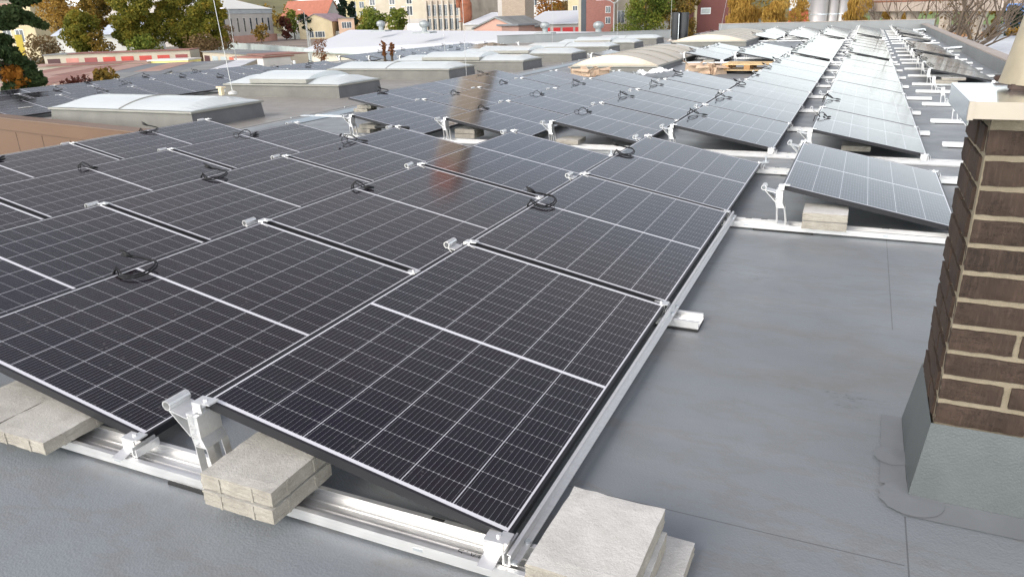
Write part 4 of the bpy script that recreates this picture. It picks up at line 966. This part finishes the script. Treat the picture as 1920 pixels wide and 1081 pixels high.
e, Wd, H = house('yellow_wall', 'low bright yellow garage wall before the red doors', 262, 340, 164, 160, 116, 5, C('bright_yellow', (.66, .62, .22)), 'flat', c_white, .1, .1, cat='garages')
MB().box(Wd*.88, Wd*.95, -.05, .01, H*.3, H*.8).build('door', door['maroon'], e)
garages('broad garage block showing only its patchwork of coloured roofs', -60, 420, 112, 104, 155, 26, ['pink', 'red', 'grey', 'pink', 'red', 'grey'], [rr_[k] for k in ('red', 'pink', 'red', 'pink', 'slate', 'pink', 'slate', 'grey', 'white')], c_cream)
garages('nearest garage block, red and grey roofs half behind the array', -60, 260, 92, 88, 168, 14, ['pink', 'red', 'grey'], [rr_[k] for k in ('pink', 'red', 'pink', 'grey', 'slate')], c_cream)
garages('right garage row with grey, red and light blue doors', 370, 492, 186, 150, 98, 8, ['dark', 'grey', 'grey', 'orange', 'orange', 'blue', 'orange'], [rr_['grey'], rr_['grey'], rr_['slate'], rr_['red']], c_cream)
house('garage_annex', 'white walled garage end with red roof edge', 483, 541, 148, 152, 110, 9, c_white, 'flat', rr_['red'], .15, .2, cat='garages')
# fences
def fence(label, pts, h, m, name='sheet_fence'):
    P_ = [far(px, 40, d) for px, d in pts]; e = empty(name, (P_[0].x, P_[0].y, G), label, 'fence'); pn = MB()
    for a, b in zip(P_, P_[1:]):
        a = Vector((a.x-P_[0].x, a.y-P_[0].y, 0)); b = Vector((b.x-P_[0].x, b.y-P_[0].y, 0)); d = (b-a); n = Vector((-d.y, d.x, 0)).normalized()*.05
        pn.add([a-n, b-n, b+n, a+n, a-n+Vector((0, 0, h)), b-n+Vector((0, 0, h)), b+n+Vector((0, 0, h)), a+n+Vector((0, 0, h))], [(0, 1, 5, 4), (1, 2, 6, 5), (2, 3, 7, 6), (3, 0, 4, 7), (4, 5, 6, 7)])
        k = max(2, int(d.length/6))
        for i in range(k+1): q = a+d*i/k; MB().tube([q, q+Vector((0, 0, h+.25))], .08, 5).build('post', m_pole, e)
    pn.build('sheet', m, e); return e
m_fence = plain('pale_fence_sheet', (.44, .49, .47), .6, .1, .4, .14, .35)
fence('tall pale green sheet metal fence between the garages and the yard', [(400, 305), (490, 245), (575, 200), (640, 180)], 3.3, m_fence); fence('white sheet fence at the back of the yard', [(528, 455), (600, 440), (668, 425)], 3.6, plain('white_fence_sheet', (.52, .55, .52), .6))
# left: yellow flats, white shed
e, Wd, H = house('apartment_building', 'yellow apartment house behind the pine at the left edge', -40, 62, 235, 225, 12, 12, c_yel, 'flat', rr_['pink'], .4); windows(e, [Wd*.25, Wd*.47, Wd*.70], [H*.30, H*.66], 2.3, 3.0)
e, Wd, H = house('apartment_building', 'pale block behind the yellow apartment house', -60, 100, 330, 330, 2, 12, c_cream, 'flat', rr_['pink'], .4); windows(e, [Wd*.3, Wd*.45, Wd*.6, Wd*.75, Wd*.9], [H*.4, H*.72], 2.5, 3)
e, Wd, H = house('storage_shed', 'white shed with pale blue roof among the autumn trees', 98, 250, 185, 178, 68, 14, c_white, 'gable_x', plain('pale_blue_roof', (.50, .54, .60), .5, 0, .4, .08, .3), 2.2, .8, cat='shed')
e, Wd, H = house('pipe_frame', 'yellow gas pipe frame at the left edge', 20, 34, 176, 176, 66, .3, C('yellow_paint', (.6, .45, .08)), cat='pipe'); 
# grey hall
e, Wd, H = house('industrial_hall', 'grey hall with pale roof and tall narrow windows', 396, 511, 265, 300, 17, 45, c_grey, 'gable_x', plain('pale_hall_roof', (.60, .60, .56), .7, 0, .3, .06, .1), 5.5, .6)
MB().box(-.4, Wd+.4, -.35, -.02, H-2.2, H-.1).build('fascia', C('fascia', (.34, .36, .37)), e); MB().box(-.2, Wd+.1, -1.5, -.02, 0, H*.22).build('plinth', c_pink, e)
windows(e, [Wd*(.08+.105*i) for i in range(9)], [H*.32], 1.2, H*.42, 'window', split=False)
# red gabled house and neighbours
e, Wd, H = house('gabled_house', 'house with bright red gabled roof behind the yard', 530, 612, 350, 340, 33, 14, c_grey, 'gable_x', c_redroof, 6.5, .5, cat='house'); windows(e, [Wd*.9], [H*.5], 1.5, 3)
e, Wd, H = house('apartment_building', 'far pale yellow block with rows of small windows', 570, 632, 430, 430, 8, 14, C('pale_yellow', (.52, .48, .35)), 'flat', c_white, .4); windows(e, [Wd*(.1+.16*i) for i in range(6)], [H*.25, H*.5, H*.76], 2.2, 3.0)
e, Wd, H = house('apartment_building', 'tall yellow block rising behind the spruces', 650, 720, 400, 400, -30, 14, C('yellow_block', (.50, .43, .25)), 'flat', c_white, .4); windows(e, [Wd*.22, Wd*.44], [H*.30, H*.5, H*.7], 2.4, 3)
e, Wd, H = house('yellow_workshop', 'low yellow workshop with purple grey gabled roof', 559, 622, 300, 296, 42, 26, c_yel, 'gable_y', c_broof, 2.8, .5); windows(e, [Wd*.35, Wd*.54, Wd*.68], [H*.08], 2.0, 2.2)
e, Wd, H = house('workshop_annex', 'pinkish flat annex with two small windows beside the yellow workshop', 634, 664, 292, 292, 35, 18, C('pink_render', (.55, .38, .27)), 'flat', rr_['grey'], .25); windows(e, [Wd*.35, Wd*.66], [H*.5], 1.7, 2.2)
# cream factory
e, Wd, H = house('factory_building', 'cream factory wing with broken square windows', 688, 801, 235, 225, -25, 22, c_cream, 'flat', rr_['grey'], .4)
for x in (.47, .72): pass
windows(e, [Wd*.12, Wd*.45, Wd*.73], [H*.46, H*.66, H*.86], 1.9, 2.6, split=True); MB().box(Wd*.62, Wd*.99, -.3, -.02, 0, H*.40).build('lower_facade', c_grey, e); MB().box(Wd*.68, Wd*.93, -.45, -.31, 0, H*.32).build('garage_door', door['white'], e)
e, Wd, H = house('factory_building', 'factory wing with tall windows between concrete pilasters', 800, 877, 222, 214, -5, 18, C('stained_concrete', (.33, .28, .225), var=.3), 'flat', rr_['grey'], .5)
windows(e, [Wd*(.08+.135*i) for i in range(6)], [H*.16, H*.42, H*.66], 1.15, H*.20, split=True)
for i in range(7): MB().box(Wd*(.01+.135*i), Wd*(.045+.135*i), -.55, -.02, 0, H*.93).build('pilaster', C('pilaster', (.38, .335, .275), var=.25), e)
q = far(874, 20, 205); tk = empty('rusty_tank', (q.x, q.y, q.z-1.5), 'rusty round tank on the corner of the pilastered factory', 'tank'); mr = plain('rust', (.24, .09, .05), .85, .2, .3, .3, 1)
MB().lathe([(.2, -2.2), (1.2, -1.2), (1.5, 0), (1.5, 3.2), (1.0, 4.2), (.1, 4.4)], (0, 0, 0), 16).build('drum', mr, tk); MB().box(-2.2, 1.9, -.2, .2, -1.3, -1.0).build('bracket', mr, tk); MB().lathe([(.6, 2.2), (.7, 2.5), (.7, 4.6), (.5, 5.2), (0, 5.3)], (-2.1, 0, 0), 12).build('small_drum', mr, tk)
# brick stack, sheds, tower
e, Wd, H = house('brick_stack', 'broad square tan brick stack rising out of the picture', 942, 985, 165, 163, -610, 5, c_tan); MB().box(-1.0, -.02, .1, 1.0, 0, H).build('pilaster', c_grey, e); MB().box(-.25, Wd+.25, -.25, 5.25, H, H*1.10).build('red_top', C('red_stack_top', (.30, .12, .09)), e)
e, Wd, H = house('white_shed', 'low white roofed shed left of the brick stack', 872, 935, 200, 195, 47, 14, c_grey, 'shed', c_wroof, 2.6, .4, cat='shed')
e, Wd, H = house('pink_brick_house', 'low pink brick house with grey gabled roof', 888, 972, 128, 124, 52, 10, c_pink, 'gable_y', rr_['grey'], 1.6, .3); windows(e, [Wd*.2], [H*.75], 1.1, .5)
e, Wd, H = house('brick_annex', 'small brick annex with three windows right of the pink house', 972, 1002, 122, 124, 48.5, 8, C('dull_brick', (.27, .17, .14)), 'flat', rr_['slate'], .2); windows(e, [Wd*.2, Wd*.5, Wd*.8], [H*.62], .5, .9)
e, Wd, H = house('depot_shed', 'long depot shed with white roof and red doors', 985, 1092, 180, 176, 47, 16, c_grey, 'shed', c_wroof, 2.6, .6, cat='shed')
for a, b in ((.22, .44), (.5, .62), (.66, .84), (.88, .97)): MB().box(Wd*a, Wd*b, -.1, .02, .1, H*.9).build('red_door', plain('bright_red_door', (.52, .03, .03), .5), e)
e, Wd, H = house('white_flats', 'white flats with dark balconies far behind the brick stack', 975, 1030, 420, 420, -30, 12, c_white, 'flat', c_white, .4); windows(e, [Wd*.2, Wd*.5, Wd*.8], [H*.55, H*.8], 3.0, 4.2)
e, Wd, H = house('yellow_flats', 'yellow flats behind the bare larch', 1065, 1098, 330, 330, -40, 12, c_yel, 'flat', c_white, .4); windows(e, [Wd*.4, Wd*.75], [H*.4, H*.65], 2, 3)
e, Wd, H = house('brick_tower', 'red brick tower block with dark left edge and two windows', 1099, 1150, 118, 118, -230, 9, c_brick); MB().box(-.75, -.02, .2, 3, 0, H).build('dark_shaft', C('dark_sheet', (.07, .08, .09)), e); MB().box(-1.15, -.76, .3, 3, 0, H).build('pale_strip', c_cream, e)
windows(e, [Wd*.8], [far(1100, 46, 118).z-G, far(1100, 26, 118).z-G, far(1100, 2, 118).z-G], .75, .95)
e, Wd, H = house('pale_block', 'pale rendered block between the brick tower and the maple', 1151, 1180, 122, 122, -200, 8, c_cream); windows(e, [Wd*.45], [far(1150, 45, 122).z-G], 1.2, 1.9)
e, Wd, H = house('dark_red_building', 'dark red building with one grey window beyond the ducts', 1306, 1368, 116, 117, -90, 12, c_dred); MB().box(-.35, -.005, -.1, .5, 0, H).build('corner_trim', c_yel, e); windows(e, [Wd*.26], [far(1318, 27, 116).z-G], 1.4, .85, m=plain('grey_pane', (.34, .37, .35), .4), split=False)
MB().box(0, Wd, -.15, -.01, H*.90, H*.93).build('ledge', c_broof, e)
e, Wd, H = house('town_house', 'far white house with red ground floor beside the flues', 1478, 1522, 300, 300, -40, 10, c_white); MB().box(0, Wd, -.1, -.01, 0, H*.42).build('red_ground_floor', C('red_floor', (.42, .08, .06)), e); windows(e, [Wd*.45, Wd*.75], [H*.52, H*.75], 2.2, 3.6)
MB().box(0, Wd, -.5, -.11, H*.42, H*.46).build('blue_canopy', C('blue_canopy', (.28, .36, .48)), e)
e, Wd, H = house('blue_house', 'blue house with white windows at the top right corner', 1882, 1940, 260, 260, -60, 10, C('blue_render', (.10, .22, .50))); windows(e, [Wd*.2, Wd*.6, Wd*.85], [H*.55, H*.75], 2, 2.6)
# stainless flues beyond the parapet
m_steel = plain('stainless_steel', (.55, .53, .49), .33, .75, .5, .06, .3)
for i, (a, b, lb) in enumerate(((1514, 1550, 'widest stainless flue, left of the three beyond the parapet'), (1547, 1569, 'middle stainless flue of the three beyond the parapet'), (1565, 1587, 'right stainless flue of the three beyond the parapet'))):
    q = far((a+b)/2, 40, 140+i*.9); r = (far(b, 40, 140)-far(a, 40, 140)).length/2
    e = empty('steel_flue', (q.x, q.y, G), lb, 'flue', 'stainless flues'); MB().lathe([(r, 0), (r, 11.3-i*.1), (r*.9, 11.3-i*.1), (r*.9, 10.5)], (0, 0, 0), 32).build('pipe', m_steel, e, smooth=True)
    MB().lathe([(r+.02, 8.2), (r+.02, 8.35)], (0, 0, 0), 32).build('joint_band', m_zinc, e)
# rusty conveyor gantry
q0, q1 = far(1622, 20, 92), far(1880, 20, 72); e = empty('conveyor_gantry', (q0.x, q0.y, G), 'rusty corrugated conveyor gantry on concrete legs', 'gantry', None, (0, 0, math.atan2(q1.y-q0.y, q1.x-q0.x))); Wd = math.hypot(q1.x-q0.x, q1.y-q0.y)
m_gan = mat_corr('rusty_corrugated', (.30, .23, .18), .5, (1, 0, 0), .8); zt = far(1700, 11, 84).z-G; zu = far(1700, -8, 84).z-G
MB().box(0, Wd, 0, 2.2, zt, zu).build('casing', m_gan, e); MB().box(-.2, Wd, -.25, -.01, zt-.5, zt+.35).build('lower_band', mat_corr('pale_corrugated', (.46, .38, .32), .6), e); MB().box(-.2, Wd, -.3, -.01, zt+.36, zt+.46).build('ledge', mr, e)
for f in (.05, .235, .37, .62, .82):
    l = MB(); l.box(Wd*f-.35, Wd*f+.35, .3, 1.0, 0, zt-.01); l.tube([(Wd*f-.3, .65, zt-2), (Wd*f-1.4, .65, zt-.1)], .13, 5); l.tube([(Wd*f+.3, .65, zt-2), (Wd*f+1.4, .65, zt-.1)], .13, 5); l.build('leg', C('leg_concrete', (.40, .34, .28), var=.2), e)
MB().box(Wd*.06, Wd*.36, .4, .6, zt*.55, zt*.58).build('brace', mr, e)
# big white-roofed hall on the left, and the sheet roof at the right
r0, r1 = at(655, 56, -.3), at(1246, 61, -.3); a0 = at(570, 93, -2.4); dirv = (r1-r0); a1 = at(1010, 114, -2.4)
hc = empty('white_hall', (a0.x, a0.y, G), 'large hall with broad white sheet roof behind the left roof', 'hall'); o = Vector((a0.x, a0.y, G))
mb = MB(); T = Vector((0, 0, .22)); back = (r0-a0); q = [a0-o, a1-o, r1-o, r0-o]
bk0 = r0-o+Vector((back.x, back.y, -back.z))*.9; bk1 = r1-o+Vector((back.x, back.y, -back.z))*.9
mb.add(q+[bk1, bk0]+[p-T for p in q]+[bk1-T, bk0-T], [(0, 1, 2, 3), (3, 2, 4, 5), (9, 8, 7, 6), (11, 10, 8, 9), (0, 3, 9, 6), (3, 5, 11, 9), (1, 0, 6, 7)])
mb.build('roof', c_wroof, hc)
w0, w1 = q[0]+Vector((1.0, .3, -.3)), q[1]+Vector((0, .3, -.3)); mb = MB(); b0 = bk0+Vector((1.0, -.4, -.3))
mb.add([(w0.x, w0.y, 0), (w1.x, w1.y, 0), tuple(w1), tuple(w0), (b0.x, b0.y, 0), tuple(b0), tuple(q[3]+Vector((.9, 0, -.3)))], [(0, 1, 2, 3), (4, 0, 3, 6, 5)])
mb.build('wall', mat_corr('cream_corrugated', (.62, .57, .46), .9, (1, -.6, 0), .6), hc)
nn = dirv.normalized(); mb = MB(); g0, g1 = q[0]-T*1.4, q[1]-T*1.4; mb.tube([g0, g1], .08, 6); mb.build('gutter', C('gutter', (.30, .34, .31)), hc)
def rvent(px, py, d, label, s=1):
    q = far(px, py, d); e = empty('roof_ventilator', q, label, 'roof ventilator', 'round ventilators on the white roof'); k = s
    MB().lathe([(.32*k, 0), (.32*k, .5*k), (.5*k, .55*k), (.58*k, .8*k), (.5*k, 1.05*k), (.2*k, 1.2*k), (0, 1.22*k)], (0, 0, 0), 14).build('cowl', m_vent, e); MB().box(-1.1*k, 1.1*k, -.8*k, .8*k, -.15, .02).build('base_sheet', m_vent, e)
rvent(796, 60, 88, 'grey round ventilator on the white roof before the factory'); rvent(1022, 61.5, 70, 'grey round ventilator on the white roof before the red doors', .75); rvent(1122, 63, 62, 'grey round ventilator on the white roof below the brick tower', .75); rvent(715, 57, 105, 'grey round ventilator on the white roof below the green pines')
z = -1.6; A_, B_ = at(1700, 71.5, z), at(2150, 62, z); e = empty('sheet_roof_hall', (A_.x, A_.y, G), 'hall with white corrugated roof beyond the right parapet', 'hall'); o = Vector((A_.x, A_.y, G)); C_ = at(1960, 128, z-.6); D_ = at(2200, 128, z-.6); E_ = at(1815, 74, z-.1)
C0 = A_+(C_-A_)*1.6; C0.z = z-.8; D0 = B_+(C_-A_)*1.6; D0.z = z-.8
mb = MB(); mb.add([A_-o, C0-o, D0-o, B_-o]+[p-o-Vector((0, 0, .25)) for p in (A_, C0, D0, B_)], [(0, 1, 2, 3), (7, 6, 5, 4), (0, 4, 5, 1), (3, 7, 4, 0)])
rd = (B_-A_).normalized(); mb.build('roof', mat_corr('white_corrugated', (.62, .65, .68), .42, (rd.x, rd.y, 0), .5), e)
mb = MB(); mb.add([A_-o-Vector((0, 0, .26)), C0-o-Vector((0, 0, .26)), (C0.x-o.x, C0.y-o.y, 0), (0, 0, 0)], [(0, 1, 2, 3)]); mb.build('wall', c_white, e)
rvent(1874, 69, (B_-Vector((CX, CY, z))).length*.95, 'grey round ventilator on the white corrugated roof at the right', .85)
# street lamps
def lamp(px, pyt, d, label, twin=False):
    q = far(px, 40, d); H = far(px, pyt, d).z-G; e = empty('street_lamp', (q.x, q.y, G), label, 'street lamp', 'street lamps'); rx = .012*d*.09
    MB().tube([(0, 0, 0), (0, 0, H)], [.10, .05], 7).build('pole', m_dgal, e)
    for s in ((-1, 1) if twin else (-1,)):
        MB().tube([(0, 0, H), (s*.35, 0, H+.25), (s*1.1, 0, H+.45)], .045, 5).build('arm', m_dgal, e); MB().box(min(s*1.0, s*1.9), max(s*1.0, s*1.9), -.16, .16, H+.36, H+.52).build('lamp_head', m_white, e, bevel=.05)
lamp(1151, 7, 80, 'double armed street lamp before the brick tower', True); lamp(768, 16, 190, 'street lamp before the cream factory'); lamp(432, 20, 150, 'thin street lamp before the grey hall'); lamp(572, 22, 210, 'street lamp before the red gabled house')
for a, b, cc, lb in ((574, 40, 128, 'left slim steel mast behind the white hall'), (577, 58, 127, 'right slim steel mast behind the white hall')):
    q = far(a, 40, cc); o = tag(MB().tube([(q.x, q.y, G), (q.x, q.y, far(a, b, cc).z)], .09, 6).build('steel_mast', m_dgal), lb, 'mast', 'steel masts')

for o in PROTO:                                       # the models the copies were made from
    bpy.data.objects.remove(o)
for o in bpy.data.objects:
    for k in ('_k',):
        if k in o: del o[k]
